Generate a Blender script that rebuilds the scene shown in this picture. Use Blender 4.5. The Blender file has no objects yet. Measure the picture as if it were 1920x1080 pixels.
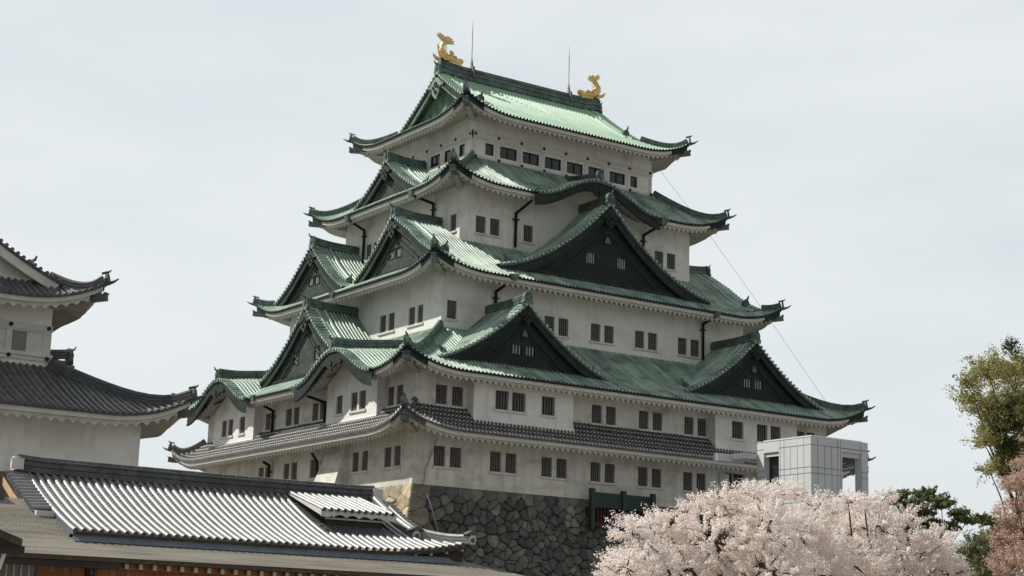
import bpy, math, random
import numpy as np
from mathutils import Vector, Matrix
random.seed(7); np.random.seed(7)
R = math.radians
C = bpy.context.scene.collection
SC = bpy.context.scene
# ------------------------------------------------------------------ camera
YAW, PITCH, ROLL = R(34.4864), R(12.0957), R(1.5506)
CAM = Vector((-73.6549, -106.7547, -16.4063))
fwd = Vector((math.sin(YAW)*math.cos(PITCH), math.cos(YAW)*math.cos(PITCH), math.sin(PITCH)))
rgt = Vector((math.cos(YAW), -math.sin(YAW), 0)); upv = rgt.cross(fwd)
r2 = rgt*math.cos(ROLL)+upv*math.sin(ROLL); u2 = -rgt*math.sin(ROLL)+upv*math.cos(ROLL)
cd = bpy.data.cameras.new('camera'); cam = bpy.data.objects.new('camera', cd); C.objects.link(cam)
cam.matrix_world = Matrix(((r2.x, u2.x, -fwd.x, CAM.x), (r2.y, u2.y, -fwd.y, CAM.y), (r2.z, u2.z, -fwd.z, CAM.z), (0, 0, 0, 1)))
cd.sensor_width = 36; cd.lens = 3208.1/1920*36; cd.clip_start = .5; cd.clip_end = 6000
SC.camera = cam
# ------------------------------------------------------------------ world
SUN_E, SUN_A = R(47.5), R(38)
sdir = Vector((-math.cos(SUN_E)*math.cos(SUN_A), math.cos(SUN_E)*math.sin(SUN_A), math.sin(SUN_E)))
w = bpy.data.worlds.new('World'); SC.world = w; w.use_nodes = True
nt = w.node_tree; nt.nodes.clear()
out = nt.nodes.new('ShaderNodeOutputWorld'); bg = nt.nodes.new('ShaderNodeBackground')
sky = nt.nodes.new('ShaderNodeTexSky'); sky.sky_type = 'NISHITA'; sky.sun_disc = False
sky.sun_elevation = SUN_E; sky.sun_rotation = math.atan2(sdir.x, sdir.y); sky.dust_density = 2.0
tc = nt.nodes.new('ShaderNodeTexCoord'); mp = nt.nodes.new('ShaderNodeMapping')
mp.inputs['Scale'].default_value = (1.2, 1.2, 4.0); mp.inputs['Rotation'].default_value = (0, R(12), R(20))
nz = nt.nodes.new('ShaderNodeTexNoise'); nz.inputs['Scale'].default_value = 3.6; nz.inputs['Detail'].default_value = 7; nz.inputs['Roughness'].default_value = .5
cr = nt.nodes.new('ShaderNodeValToRGB')
cr.color_ramp.elements[0].position = .33; cr.color_ramp.elements[0].color = (.82, .82, .82, 1)
cr.color_ramp.elements[1].position = .68; cr.color_ramp.elements[1].color = (.98, .98, .98, 1)
veil = nt.nodes.new('ShaderNodeRGB'); veil.outputs[0].default_value = (8.2, 8.65, 8.82, 1)
mx = nt.nodes.new('ShaderNodeMix'); mx.data_type = 'RGBA'; mx.clamp_factor = True
L = nt.links.new
L(tc.outputs['Generated'], mp.inputs['Vector']); L(mp.outputs[0], nz.inputs['Vector']); L(nz.outputs['Fac'], cr.inputs['Fac'])
L(cr.outputs['Color'], mx.inputs['Factor']); L(sky.outputs[0], mx.inputs['A']); L(veil.outputs[0], mx.inputs['B'])
dp = nt.nodes.new('ShaderNodeVectorMath'); dp.operation = 'DOT_PRODUCT'; dp.inputs[1].default_value = (.56, .82, 0.05); L(tc.outputs['Generated'], dp.inputs[0])
mr = nt.nodes.new('ShaderNodeMapRange'); mr.interpolation_type = 'SMOOTHSTEP'; mr.inputs['From Min'].default_value = -.2; mr.inputs['From Max'].default_value = .85; mr.inputs['To Min'].default_value = .56; mr.inputs['To Max'].default_value = 1.0
L(dp.outputs['Value'], mr.inputs['Value'])
vs_ = nt.nodes.new('ShaderNodeVectorMath'); vs_.operation = 'SCALE'; L(mx.outputs['Result'], vs_.inputs[0]); L(mr.outputs[0], vs_.inputs['Scale'])
L(vs_.outputs[0], bg.inputs['Color']); bg.inputs['Strength'].default_value = 0.1
L(bg.outputs[0], out.inputs['Surface'])
# ------------------------------------------------------------------ sun
sd = bpy.data.lights.new('sun', 'SUN'); sd.energy = 5.0; sd.angle = R(1.0); sd.color = (1, .95, .86)
so = bpy.data.objects.new('sun', sd); C.objects.link(so); so.rotation_euler = sdir.to_track_quat('Z', 'Y').to_euler(); so.location = (-60, 40, 90)
SC.view_settings.view_transform = 'Standard'; SC.view_settings.look = 'None'; SC.view_settings.exposure = 0; SC.view_settings.gamma = 1
SC.render.engine = 'CYCLES'
SC.cycles.max_bounces = 12; SC.cycles.diffuse_bounces = 9; SC.cycles.transmission_bounces = 6

# ------------------------------------------------------------------ materials
def mat(name, c1, c2=None, rough=.8, scale=1.0, stretch=(1, 1, 1), lo=.35, hi=.65, detail=5, metal=0, spec=.4, bump=0, bscale=8, c3=None, s3=.3, lo3=.5, hi3=.7, island=0, attr=None, wave=None):
    m = bpy.data.materials.new(name); m.use_nodes = True
    t = m.node_tree; n = t.nodes; n.clear(); k = t.links.new
    o = n.new('ShaderNodeOutputMaterial'); b = n.new('ShaderNodeBsdfPrincipled'); k(b.outputs[0], o.inputs[0])
    b.inputs['Roughness'].default_value = rough; b.inputs['Metallic'].default_value = metal; b.inputs['Specular IOR Level'].default_value = spec
    g = n.new('ShaderNodeNewGeometry')
    mpn = n.new('ShaderNodeMapping'); mpn.inputs['Scale'].default_value = stretch; k(g.outputs['Position'], mpn.inputs['Vector'])
    def noise(sc, lo, hi, det=5):
        x = n.new('ShaderNodeTexNoise'); x.inputs['Scale'].default_value = sc; x.inputs['Detail'].default_value = det; x.inputs['Roughness'].default_value = .6
        k(mpn.outputs[0], x.inputs['Vector'])
        r = n.new('ShaderNodeMapRange'); r.inputs['From Min'].default_value = lo; r.inputs['From Max'].default_value = hi; k(x.outputs['Fac'], r.inputs['Value'])
        return r.outputs[0]
    def mixc(f, a, bcol):
        x = n.new('ShaderNodeMix'); x.data_type = 'RGBA'
        if isinstance(f, float): x.inputs['Factor'].default_value = f
        else: k(f, x.inputs['Factor'])
        for s, v in (('A', a), ('B', bcol)):
            if isinstance(v, tuple): x.inputs[s].default_value = (*v, 1)
            else: k(v, x.inputs[s])
        return x.outputs['Result']
    col = tuple(c1)
    if attr:
        a = n.new('ShaderNodeAttribute'); a.attribute_name = attr; col = a.outputs['Color']
        if c2: 
            q = mixc(noise(scale, lo, hi, detail), (1., 1., 1.), tuple(c2)); x = n.new('ShaderNodeMix'); x.data_type = 'RGBA'; x.blend_type = 'MULTIPLY'; x.inputs['Factor'].default_value = 1
            k(col, x.inputs['A']); k(q, x.inputs['B']); col = x.outputs['Result']
    elif c2: col = mixc(noise(scale, lo, hi, detail), tuple(c1), tuple(c2))
    if c3: col = mixc(noise(s3, lo3, hi3, 6), col, tuple(c3))
    if wave:
        m2 = n.new('ShaderNodeMapping'); m2.inputs['Scale'].default_value = wave[0]; k(g.outputs['Position'], m2.inputs['Vector'])
        x2 = n.new('ShaderNodeTexNoise'); x2.inputs['Scale'].default_value = 1.0; x2.inputs['Detail'].default_value = 8; x2.inputs['Roughness'].default_value = .62; k(m2.outputs[0], x2.inputs['Vector'])
        r2_ = n.new('ShaderNodeMapRange'); r2_.inputs['From Min'].default_value = wave[1]; r2_.inputs['From Max'].default_value = wave[2]; r2_.inputs['To Max'].default_value = wave[4]; k(x2.outputs['Fac'], r2_.inputs['Value'])
        col = mixc(r2_.outputs[0], col, tuple(wave[3]))
    if island:
        r = n.new('ShaderNodeMapRange'); r.inputs['To Min'].default_value = 1-island; r.inputs['To Max'].default_value = 1+island*.6; k(g.outputs['Random Per Island'], r.inputs['Value'])
        x = n.new('ShaderNodeVectorMath'); x.operation = 'SCALE'; k(r.outputs[0], x.inputs['Scale'])
        if isinstance(col, tuple): x.inputs[0].default_value = col
        else: k(col, x.inputs[0])
        col = x.outputs[0]
    if isinstance(col, tuple): b.inputs['Base Color'].default_value = (*col, 1)
    else: k(col, b.inputs['Base Color'])
    if bump:
        x = n.new('ShaderNodeTexNoise'); x.inputs['Scale'].default_value = bscale; x.inputs['Detail'].default_value = 6; k(g.outputs['Position'], x.inputs['Vector'])
        bm = n.new('ShaderNodeBump'); bm.inputs['Strength'].default_value = bump; bm.inputs['Distance'].default_value = .05; k(x.outputs['Fac'], bm.inputs['Height']); k(bm.outputs[0], b.inputs['Normal'])
    return m

M = {}
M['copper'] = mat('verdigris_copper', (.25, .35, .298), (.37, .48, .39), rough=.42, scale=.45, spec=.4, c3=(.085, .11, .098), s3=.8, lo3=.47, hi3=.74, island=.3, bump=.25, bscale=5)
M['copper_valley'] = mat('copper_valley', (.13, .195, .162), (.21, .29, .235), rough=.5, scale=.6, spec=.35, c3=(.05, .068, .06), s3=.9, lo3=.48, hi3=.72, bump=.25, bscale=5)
M['copper_clean'] = mat('clean_copper', (.28, .42, .325), (.35, .485, .37), rough=.42, scale=.5, spec=.4, c3=(.24, .36, .28), s3=1.3, lo3=.6, hi3=.8, island=.12, bump=.2, bscale=5)
M['copper_mid'] = mat('weathered_copper', (.05, .08, .07), (.125, .18, .152), rough=.45, scale=1.6, spec=.4, c3=(.02, .04, .035), s3=2.5, lo3=.5, hi3=.75, bump=.3, bscale=6)
M['copper_dark'] = mat('dark_copper', (.011, .017, .016), (.026, .038, .034), rough=.6, scale=1.5, spec=.2, c3=(.06, .09, .078), s3=2.2, lo3=.66, hi3=.85, bump=.3)
M['panel'] = mat('gable_panel', (.012, .019, .018), (.022, .032, .029), rough=.65, scale=1.2, spec=.2, c3=(.05, .07, .062), s3=2.5, lo3=.64, hi3=.8, bump=.3)  # darker copy for the long face, its shade put into the colour
M['panel_lit'] = mat('lit_gable_panel', (.03, .042, .037), (.055, .072, .062), rough=.65, scale=1.2, spec=.2, c3=(.20, .27, .22), s3=3.2, lo3=.62, hi3=.72, bump=.4)  # lighter flecked copy of the gable panel, left-side sunlight put into its colour
M['panel_pale'] = mat('pale_gable_panel', (.10, .13, .11), (.24, .36, .28), rough=.6, scale=1.3, spec=.3, bump=.3)
M['plaster'] = mat('white_plaster', (.765, .76, .73), (.69, .685, .655), rough=.9, scale=.55, stretch=(1, 1, 1.5), lo=.4, hi=.7, spec=.2, c3=(.48, .465, .42), s3=.42, lo3=.5, hi3=.82, bump=.15, bscale=14, wave=((2.2, 2.2, .35), .52, .8, (.36, .345, .30), .5))
M['plaster_old'] = mat('stained_plaster', (.645, .63, .585), (.725, .715, .675), rough=.9, scale=.5, stretch=(1, 1, 2.2), spec=.2, c3=(.33, .305, .25), s3=.5, lo3=.46, hi3=.78, bump=.15, bscale=14, wave=((2.2, 2.2, .35), .47, .78, (.30, .28, .235), .6))
M['trim'] = mat('plaster_trim', (.63, .62, .59), (.53, .52, .485), rough=.85, scale=1.5, spec=.2)
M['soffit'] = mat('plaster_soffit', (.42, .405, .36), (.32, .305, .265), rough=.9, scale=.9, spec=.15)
M['tile'] = mat('grey_tile', (.06, .063, .067), (.125, .128, .13), rough=.42, scale=2.2, spec=.5, c3=(.22, .21, .19), s3=3, lo3=.6, hi3=.85, island=.3, bump=.2)
M['tile_rim'] = mat('tile_joint', (.62, .61, .58), (.42, .41, .39), rough=.7, scale=3)
M['tile_dark'] = mat('ridge_tile', (.055, .057, .062), (.10, .103, .108), rough=.5, scale=2, spec=.4, bump=.2)
M['glazed'] = mat('silver_tile', (.26, .264, .27), (.36, .36, .355), rough=.5, scale=2.5, metal=.75, spec=.6)
M['glazed_pan'] = mat('silver_pan_tile', (.20, .203, .208), (.26, .26, .26), rough=.46, scale=2.5, metal=.4, spec=.5)
M['shingle'] = mat('bark_shingle', (.145, .132, .113), (.235, .218, .19), rough=.95, scale=1.2, stretch=(.35, 2.6, 2.6), spec=.15, c3=(.11, .10, .085), s3=5, lo3=.6, hi3=.8, bump=.8, bscale=18)
M['shingle_edge'] = mat('shingle_edge', (.06, .045, .035), (.10, .08, .06), rough=.9, scale=4)
M['wood'] = mat('new_timber', (.30, .125, .05), (.38, .17, .07), rough=.7, scale=2, stretch=(3, 3, .4), spec=.25, island=.18)
M['wood_pale'] = mat('pale_timber', (.50, .36, .22), (.42, .29, .17), rough=.7, scale=2, spec=.2)
M['wood_dark'] = mat('dark_timber', (.035, .028, .024), (.06, .048, .04), rough=.7, scale=2, spec=.25)
M['white'] = mat('white_paint', (.62, .61, .59), (.52, .51, .49), rough=.7, scale=3)
M['lattice'] = mat('lattice_panel', (.30, .29, .27), (.25, .24, .225), rough=.9, scale=2)
M['bluegrey'] = mat('lead_flashing', (.10, .125, .15), (.14, .165, .19), rough=.5, scale=2, spec=.4)
M['glass'] = mat('dark_glass', (.012, .014, .017), (.03, .033, .04), rough=.12, scale=2.5, spec=.6)
M['bars'] = mat('window_bars', (.10, .096, .098), (.15, .145, .145), rough=.7, scale=3)
M['reveal_bars'] = mat('pale_bars', (.34, .34, .33), (.28, .28, .27), rough=.8, scale=3)
M['greenwood'] = mat('green_painted_timber', (.012, .035, .03), (.022, .05, .042), rough=.5, scale=3, stretch=(.5, .5, 3), spec=.35)
M['redwood'] = mat('red_brown_timber', (.05, .022, .018), (.035, .016, .014), rough=.7, scale=3)
M['stone'] = mat('wall_stone', (1, 1, 1), (.50, .48, .44), rough=.85, scale=1.8, lo=.4, hi=.72, spec=.25, attr='Col', bump=.9, bscale=5)
M['joint'] = mat('stone_joint', (.035, .034, .031), (.065, .062, .056), rough=.95, scale=2)
M['gold'] = mat('gold_leaf', (.80, .60, .28), (.62, .43, .17), rough=.40, scale=3, metal=1, bump=.7, bscale=9)
M['steel'] = mat('grey_steel', (.18, .18, .19), (.25, .25, .26), rough=.5, scale=4, spec=.5)
M['rust'] = mat('rusty_clamp', (.12, .09, .08), (.18, .13, .11), rough=.8, scale=4)
M['panelgrey'] = mat('grey_cladding', (.50, .525, .545), (.55, .57, .585), rough=.55, scale=.8, spec=.35)
M['seam'] = mat('cladding_seam', (.05, .055, .06), None, rough=.8)
M['bark'] = mat('tree_bark', (.05, .04, .035), (.085, .07, .06), rough=.95, scale=4, bump=.5)
M['blossom'] = mat('cherry_blossom', (.86, .72, .70), (.78, .60, .57), rough=.8, scale=1.1, spec=.1, island=.16)
M['blossom2'] = mat('faded_blossom', (.62, .42, .37), (.50, .30, .25), rough=.8, scale=1.3, spec=.1, island=.25)
M['leaf_y'] = mat('yellow_green_leaves', (.20, .20, .062), (.115, .125, .045), rough=.7, scale=.9, spec=.2, island=.4)
M['leaf_d'] = mat('dark_leaves', (.035, .05, .022), (.06, .075, .03), rough=.7, scale=1.2, spec=.2, island=.4)
M['needle'] = mat('pine_needles', (.028, .048, .026), (.055, .08, .038), rough=.7, scale=1.3, spec=.2, island=.4)
M['leaf_b'] = mat('bush_leaves', (.055, .07, .035), (.09, .105, .05), rough=.75, scale=1.3, spec=.15, island=.35)
M['ground'] = mat('gravel_ground', (.17, .16, .138), (.235, .22, .19), rough=.95, scale=.3, bump=.4)

def leafmat(name, c1, c2, scale, island, trans, soft):
    m = mat(name, c1, c2, rough=.8, scale=scale, spec=.12, island=island)
    t = m.node_tree; n = t.nodes; k = t.links.new
    b = [x for x in n if x.type == 'BSDF_PRINCIPLED'][0]; o = [x for x in n if x.type == 'OUTPUT_MATERIAL'][0]; g = [x for x in n if x.type == 'NEW_GEOMETRY'][0]
    tr = n.new('ShaderNodeBsdfTranslucent'); ms = n.new('ShaderNodeMixShader'); ms.inputs[0].default_value = trans
    k(b.inputs['Base Color'].links[0].from_socket, tr.inputs['Color'])
    k(b.outputs[0], ms.inputs[1]); k(tr.outputs[0], ms.inputs[2]); k(ms.outputs[0], o.inputs[0])
    return m
M['blossom'] = leafmat('cherry_blossom', (.91, .855, .825), (.865, .79, .755), .8, .09, .42, .78)
M['blossom2'] = leafmat('faded_blossom', (.62, .46, .39), (.50, .36, .285), 1.3, .15, .45, .55)
M['leaf_y'] = leafmat('yellow_green_leaves', (.42, .395, .17), (.25, .25, .105), .9, .3, .42, .5)
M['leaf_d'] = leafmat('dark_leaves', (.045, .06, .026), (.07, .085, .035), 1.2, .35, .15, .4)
M['needle'] = leafmat('pine_needles', (.095, .118, .056), (.165, .19, .085), 1.3, .35, .25, .5)
M['leaf_b'] = leafmat('bush_leaves', (.13, .15, .075), (.20, .215, .11), 1.3, .3, .3, .5)

# ------------------------------------------------------------------ mesh builder
ORG = {}
class MB:
    def __init__(s): s.v = []; s.f = []; s.m = []; s.sm = []; s.col = None
    def grid(s, rows, m=0, smooth=True, skip=None):
        b = len(s.v); n = len(rows[0])
        for r in rows: s.v.extend([tuple(p) for p in r])
        for i in range(len(rows)-1):
            for j in range(n-1):
                if skip and skip(i, j): continue
                q = [b+i*n+j, b+i*n+j+1, b+(i+1)*n+j+1, b+(i+1)*n+j]
                s.f.append(q); s.m.append(m); s.sm.append(smooth)
    def poly(s, pts, m=0):
        b = len(s.v); s.v.extend([tuple(p) for p in pts]); s.f.append(list(range(b, b+len(pts)))); s.m.append(m); s.sm.append(False)
    def hexa(s, p, m=0):   # 8 points: bottom 4, top 4
        b = len(s.v); s.v.extend([tuple(q) for q in p])
        for q in ((0, 1, 2, 3), (7, 6, 5, 4), (0, 4, 5, 1), (1, 5, 6, 2), (2, 6, 7, 3), (3, 7, 4, 0)):
            s.f.append([b+i for i in q]); s.m.append(m); s.sm.append(False)
    def box(s, x0, x1, y0, y1, z0, z1, m=0):
        s.hexa([(x0, y0, z0), (x1, y0, z0), (x1, y1, z0), (x0, y1, z0), (x0, y0, z1), (x1, y0, z1), (x1, y1, z1), (x0, y1, z1)], m)
    def fbox(s, P, u0, u1, v0, v1, z0, z1, m=0):
        s.hexa([P(u0, v0, z0), P(u1, v0, z0), P(u1, v1, z0), P(u0, v1, z0), P(u0, v0, z1), P(u1, v0, z1), P(u1, v1, z1), P(u0, v1, z1)], m)
    def sweep(s, path, prof, m=0, up=(0, 0, 1), smooth=False, scale=None, caps=True):
        path = [Vector(p) for p in path]; up = Vector(up); rings = []
        for i, p in enumerate(path):
            T = (path[min(i+1, len(path)-1)]-path[max(i-1, 0)]).normalized()
            S = T.cross(up).normalized(); N = S.cross(T)
            k = scale[i] if scale else 1
            rings.append([p+S*a*k+N*b*k for a, b in prof])
        b = len(s.v); n = len(prof)
        for r in rings: s.v.extend([tuple(q) for q in r])
        for i in range(len(rings)-1):
            for j in range(n):
                s.f.append([b+i*n+j, b+i*n+(j+1) % n, b+(i+1)*n+(j+1) % n, b+(i+1)*n+j]); s.m.append(m); s.sm.append(smooth)
        if caps:
            for i in (0, len(rings)-1): s.f.append([b+i*n+j for j in range(n)]); s.m.append(m); s.sm.append(False)
    def rib(s, path, S, r, m=0, cap=True, nseg=4, capm=None):
        S = Vector(S); path = [Vector(p) for p in path]; rows = []
        for i, p in enumerate(path):
            T = (path[min(i+1, len(path)-1)]-path[max(i-1, 0)]).normalized()
            N = S.cross(T).normalized()
            if N.z < 0: N = -N
            rows.append([p+S*(math.cos(math.pi*j/nseg)*r)+N*(math.sin(math.pi*j/nseg)*r) for j in range(nseg+1)])
        s.grid(rows, m)
        if cap:
            T = (path[-1]-path[-2]).normalized(); N = S.cross(T).normalized(); q = path[-1]+T*.01
            s.poly([q+S*(math.cos(2*math.pi*j/8)*r)+N*(math.sin(2*math.pi*j/8)*r) for j in range(8)], m if capm is None else capm)
    def tube(s, path, rad, m=0, n=6, up=None):
        d = Vector(path[-1])-Vector(path[0])
        if up is None: up = (0, 0, 1) if abs(d.normalized().z) < .8 else (0.3, 1, 0)
        if isinstance(rad, (int, float)): rad = [rad]*len(path)
        s.sweep(path, [(math.cos(2*math.pi*j/n), math.sin(2*math.pi*j/n)) for j in range(n)], m, up, True, rad)
    def build(s, name, mats, parent=None):
        v = np.array(s.v, dtype=np.float64)
        c = (v.min(0)+v.max(0))/2
        me = bpy.data.meshes.new(name); me.from_pydata((v-c).tolist(), [], s.f)
        if not isinstance(mats, (list, tuple)): mats = [mats]
        for x in mats: me.materials.append(M[x])
        me.polygons.foreach_set('material_index', s.m); me.polygons.foreach_set('use_smooth', s.sm)
        if s.col is not None:
            a = me.attributes.new('Col', 'FLOAT_COLOR', 'FACE'); a.data.foreach_set('color', np.array(s.col, dtype=np.float32).ravel())
        me.update()
        o = bpy.data.objects.new(name, me); C.objects.link(o)
        po = ORG[parent.name] if parent else np.zeros(3)
        o.location = c-po; o.parent = parent; ORG[o.name] = c
        return o
def empty(name, loc, label, cat, group=None):
    o = bpy.data.objects.new(name, None); C.objects.link(o); o.location = loc; o.empty_display_size = .5
    ORG[o.name] = np.array(loc, dtype=float); tag(o, label, cat, group); return o
def tag(o, label=None, cat=None, group=None, kind=None):
    if label: o['label'] = label
    if cat: o['category'] = cat
    if group: o['group'] = group
    if kind: o['kind'] = kind
    return o
def frame(face, cx=0, cy=0):
    if face == 'R': return lambda u, v, z: Vector((cx+u, cy-v, z))
    if face == 'N': return lambda u, v, z: Vector((cx+u, cy+v, z))
    if face == 'L': return lambda u, v, z: Vector((cx-v, cy+u, z))
    return lambda u, v, z: Vector((cx+v, cy+u, z))
def arange(a, b, st):
    n = max(1, int(round((b-a)/st))); return [a+(b-a)*i/n for i in range(n+1)]
RIDGE = [(-.5, 0), (-.5, .3), (-.38, .3), (-.38, .36), (-.5, .36), (-.5, .6), (-.38, .6), (-.38, .66), (-.5, .66), (-.5, .76), (-.3, .8), (-.22, .95), (0, 1), (.22, .95), (.3, .8), (.5, .76), (.5, .66), (.38, .66), (.38, .6), (.5, .6), (.5, .36), (.38, .36), (.38, .3), (.5, .3), (.5, 0)]
def ridgeprof(w_, h): return [(a*w_, b*h) for a, b in RIDGE]

# ------------------------------------------------------------------ roof skirt
def skirt(root, cx, cy, o_, i_, ze, zi, wl, kara={}, sp=.3, rr=.092, lift=1.2, LR=5.0, k=.22, mats=('copper', 'copper_dark', 'copper_mid'), grey=False, faces='RLEN', hips=True, wavep=.45, wavea=.26, tip='copper_mid', detail='RL', cdark=True, hip0=0.0):
    (oa, ob), (ia, ib), (wa, wb) = o_, i_, wl
    tiles = MB(); fas = MB(); sof = MB()
    def p(d): return d*(1+k*(1-d))
    for fc in faces:
        P = frame(fc, cx, cy)
        ou, ov, iu, iv, wu, wv = (oa, ob, ia, ib, wa, wb) if fc in 'RN' else (ob, oa, ib, ia, wb, wa)
        kl = kara.get(fc, [])
        def lf(c, d=1): return lift*max(0, 1-max(c, 0)/LR)**2.5*d*d
        def hw(d): return iu+(ou-iu)*d
        def Z(x, d): return zi+(ze-zi)*p(d)+lf(ou-abs(x), d)
        def bump(x):
            return sum(H*.5*(1+math.cos(math.pi*min(1, abs(x-c)/w_))) for c, w_, H in kl)
        def kz(x, v):
            b = -99
            for c, w_, H in kl:
                if abs(x-c) < w_: b = ze+.02+(H+.16*(ov-v))*.5*(1+math.cos(math.pi*abs(x-c)/w_))
            return b
        def vv(d): return iv+(ov-iv)*d
        # sheet
        xs = sorted(set([round(t, 4) for t in arange(-ou, ou, .6)]+[round(s_*(ou-t), 4) for s_ in (-1, 1) for t in (.2, .5, .9, 1.4, 2.0)]))
        ds = [j/8 for j in range(9)]
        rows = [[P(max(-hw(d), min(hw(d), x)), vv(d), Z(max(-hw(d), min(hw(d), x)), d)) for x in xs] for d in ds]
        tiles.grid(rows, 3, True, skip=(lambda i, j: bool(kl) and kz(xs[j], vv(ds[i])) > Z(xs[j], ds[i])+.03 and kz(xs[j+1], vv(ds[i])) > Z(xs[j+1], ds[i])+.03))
        # eave edge
        tiles.grid([[P(x, ov, Z(x, 1)) for x in xs if True], [P(x, ov-.02, Z(x, 1)-.13) for x in xs]], 1, False, skip=(lambda i, j: bool(kl) and kz((xs[j]+xs[j+1])/2, ov) > ze+.1))
        # ribs
        n = int(ou/sp)
        for q in range(-n, n+1):
            x = q*sp
            if abs(x) > ou-.12: continue
            d0 = 0 if abs(x) <= iu else (abs(x)-iu)/(ou-iu)
            d1 = 1.0
            if kl and kz(x, ov) > ze+.08:
                d1 = d0
                for t in range(41):
                    d = d0+(1-d0)*t/40
                    if kz(x, vv(d)) < Z(x, d)+.04: d1 = d
                    else: break
                if d1-d0 < .04: continue
            full = d1 == 1.0
            ns = 7 if fc in detail else 3
            if grey and fc in detail:
                seg = max(1, int((vv(d1)-vv(d0))/.36))
                for t in range(seg):
                    a = d0+(d1-d0)*t/seg; b = d0+(d1-d0)*(t+1)/seg
                    tiles.rib([P(x, vv(a), Z(x, a)+.005), P(x, vv(b), Z(x, b)+.035)], P(1, 0, 0)-P(0, 0, 0), rr, 0, t == seg-1 and full, 4, 2)
                    e = b-(b-a)*.2
                    tiles.rib([P(x, vv(e), Z(x, e)+.03), P(x, vv(b)+.012, Z(x, b)+.037)], P(1, 0, 0)-P(0, 0, 0), rr+.02, 2, False, 4)
            else:
                pts = [P(x, vv(d), Z(x, d)) for d in [d0+(d1-d0)*t/ns for t in range(ns+1)]]
                if full:
                    pts.append(P(x, ov+.05, Z(x, 1)-.01))
                tiles.rib(pts, P(1, 0, 0)-P(0, 0, 0), rr, 0, full, 4, 1)
        # fascia
        def E(x): return ze+lf(ou-abs(x), 1)
        st = wavep/6 if fc in detail else .5
        xf = arange(-(ou-.12), ou-.12, .4 if fc in detail else 1.2)
        for j in range(len(xf)-1):
            x0, x1 = xf[j], xf[j+1]; xm = (x0+x1)/2
            if any(abs(xm-c) < w_*.97 for c, w_, H in kl): continue
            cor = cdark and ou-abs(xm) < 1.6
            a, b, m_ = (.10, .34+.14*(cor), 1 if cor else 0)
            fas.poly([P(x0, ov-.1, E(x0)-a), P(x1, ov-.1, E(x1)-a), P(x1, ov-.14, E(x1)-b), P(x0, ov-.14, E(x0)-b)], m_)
            fas.poly([P(x0, ov-.14, E(x0)-b), P(x1, ov-.14, E(x1)-b), P(x1, ov-.46, E(x1)-b+.02), P(x0, ov-.46, E(x0)-b+.02)], 0)
        f2 = ov-.42; fu = ou-.42
        xs2 = arange(-fu, fu, st)
        def wz(x): return wavea*abs(math.sin(math.pi*x/wavep))**.9
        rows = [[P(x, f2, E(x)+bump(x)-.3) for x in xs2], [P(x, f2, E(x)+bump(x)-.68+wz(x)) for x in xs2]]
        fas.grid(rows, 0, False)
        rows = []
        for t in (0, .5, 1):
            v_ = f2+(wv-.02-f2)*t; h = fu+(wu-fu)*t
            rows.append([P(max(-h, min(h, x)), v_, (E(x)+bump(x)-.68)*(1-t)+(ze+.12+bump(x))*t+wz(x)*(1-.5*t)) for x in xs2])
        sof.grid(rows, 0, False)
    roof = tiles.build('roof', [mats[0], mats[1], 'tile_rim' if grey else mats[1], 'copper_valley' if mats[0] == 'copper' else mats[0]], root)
    fas.build('fascia', ['trim', mats[1]], roof)
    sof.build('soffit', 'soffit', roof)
    if hips:
        hm = mats[2]
        for sx in (-1, 1):
            for sy in (-1, 1):
                if sx > 0 and sy > 0: continue
                r_ = MB()
                def H(d, dz=0):
                    return Vector((cx+sx*(ia+(oa-ia)*d), cy+sy*(ib+(ob-ib)*d), zi+(ze-zi)*p(min(d, 1))+lift*d*d*(1 if d > 0 else 0)*max(0, 1-max(0, (1-d)*min(oa-ia, ob-ib))/LR)**2.5+dz))
                dg = Vector((sx, sy, 0)).normalized()
                pth = [H(hip0+(1-hip0)*t/10, -.05) for t in range(11)]
                r_.sweep(pth, ridgeprof(.40, .56), 0)
                e = H(1.0)
                # end block + horn
                r_.sweep([e+Vector((0, 0, -.02)), e+dg*.14+Vector((0, 0, -.0))], [(-.18, 0), (-.2, .25), (-.14, .46), (0, .56), (.14, .46), (.2, .25), (.18, 0)], 0)
                r_.tube([e+dg*-.3+Vector((0, 0, .52)), e+dg*.05+Vector((0, 0, .60)), e+dg*.14+Vector((0, 0, .62)), e+dg*.21+Vector((0, 0, .71))], [.07, .07, .05, .025], 0)
                # low tip
                r_.tube([e+dg*-.5+Vector((0, 0, -.1)), e+dg*.1+Vector((0, 0, -.02)), e+dg*.4+Vector((0, 0, .06)), e+dg*.66+Vector((0, 0, .22))], [.13, .115, .075, .035], 0)
                r_.build('hip_ridge', [hm], roof)
                # hip rafter with its copper cap
                hr = MB()
                z0 = ze+.02; z1 = ze+.42
                a = Vector((cx+sx*wa, cy+sy*wb, z0)); b = Vector((cx+sx*(wa+(oa-wa)*.72), cy+sy*(wb+(ob-wb)*.72), z1-.04)); c = Vector((cx+sx*(oa+.05), cy+sy*(ob+.05), z1+.05))
                sq = [(-.2, -.26), (-.2, .16), (.2, .16), (.2, -.26)]
                hr.sweep([a, b], sq, 0); hr.sweep([b, c], [(x*.9, y*.85) for x, y in sq], 1)
                hr.sweep([c-(c-b)*.12, c+(c-b)*.06], [(-.24, .13), (-.24, .19), (.24, .19), (.24, .13)], 1)
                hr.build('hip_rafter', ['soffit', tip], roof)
    return roof

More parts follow.
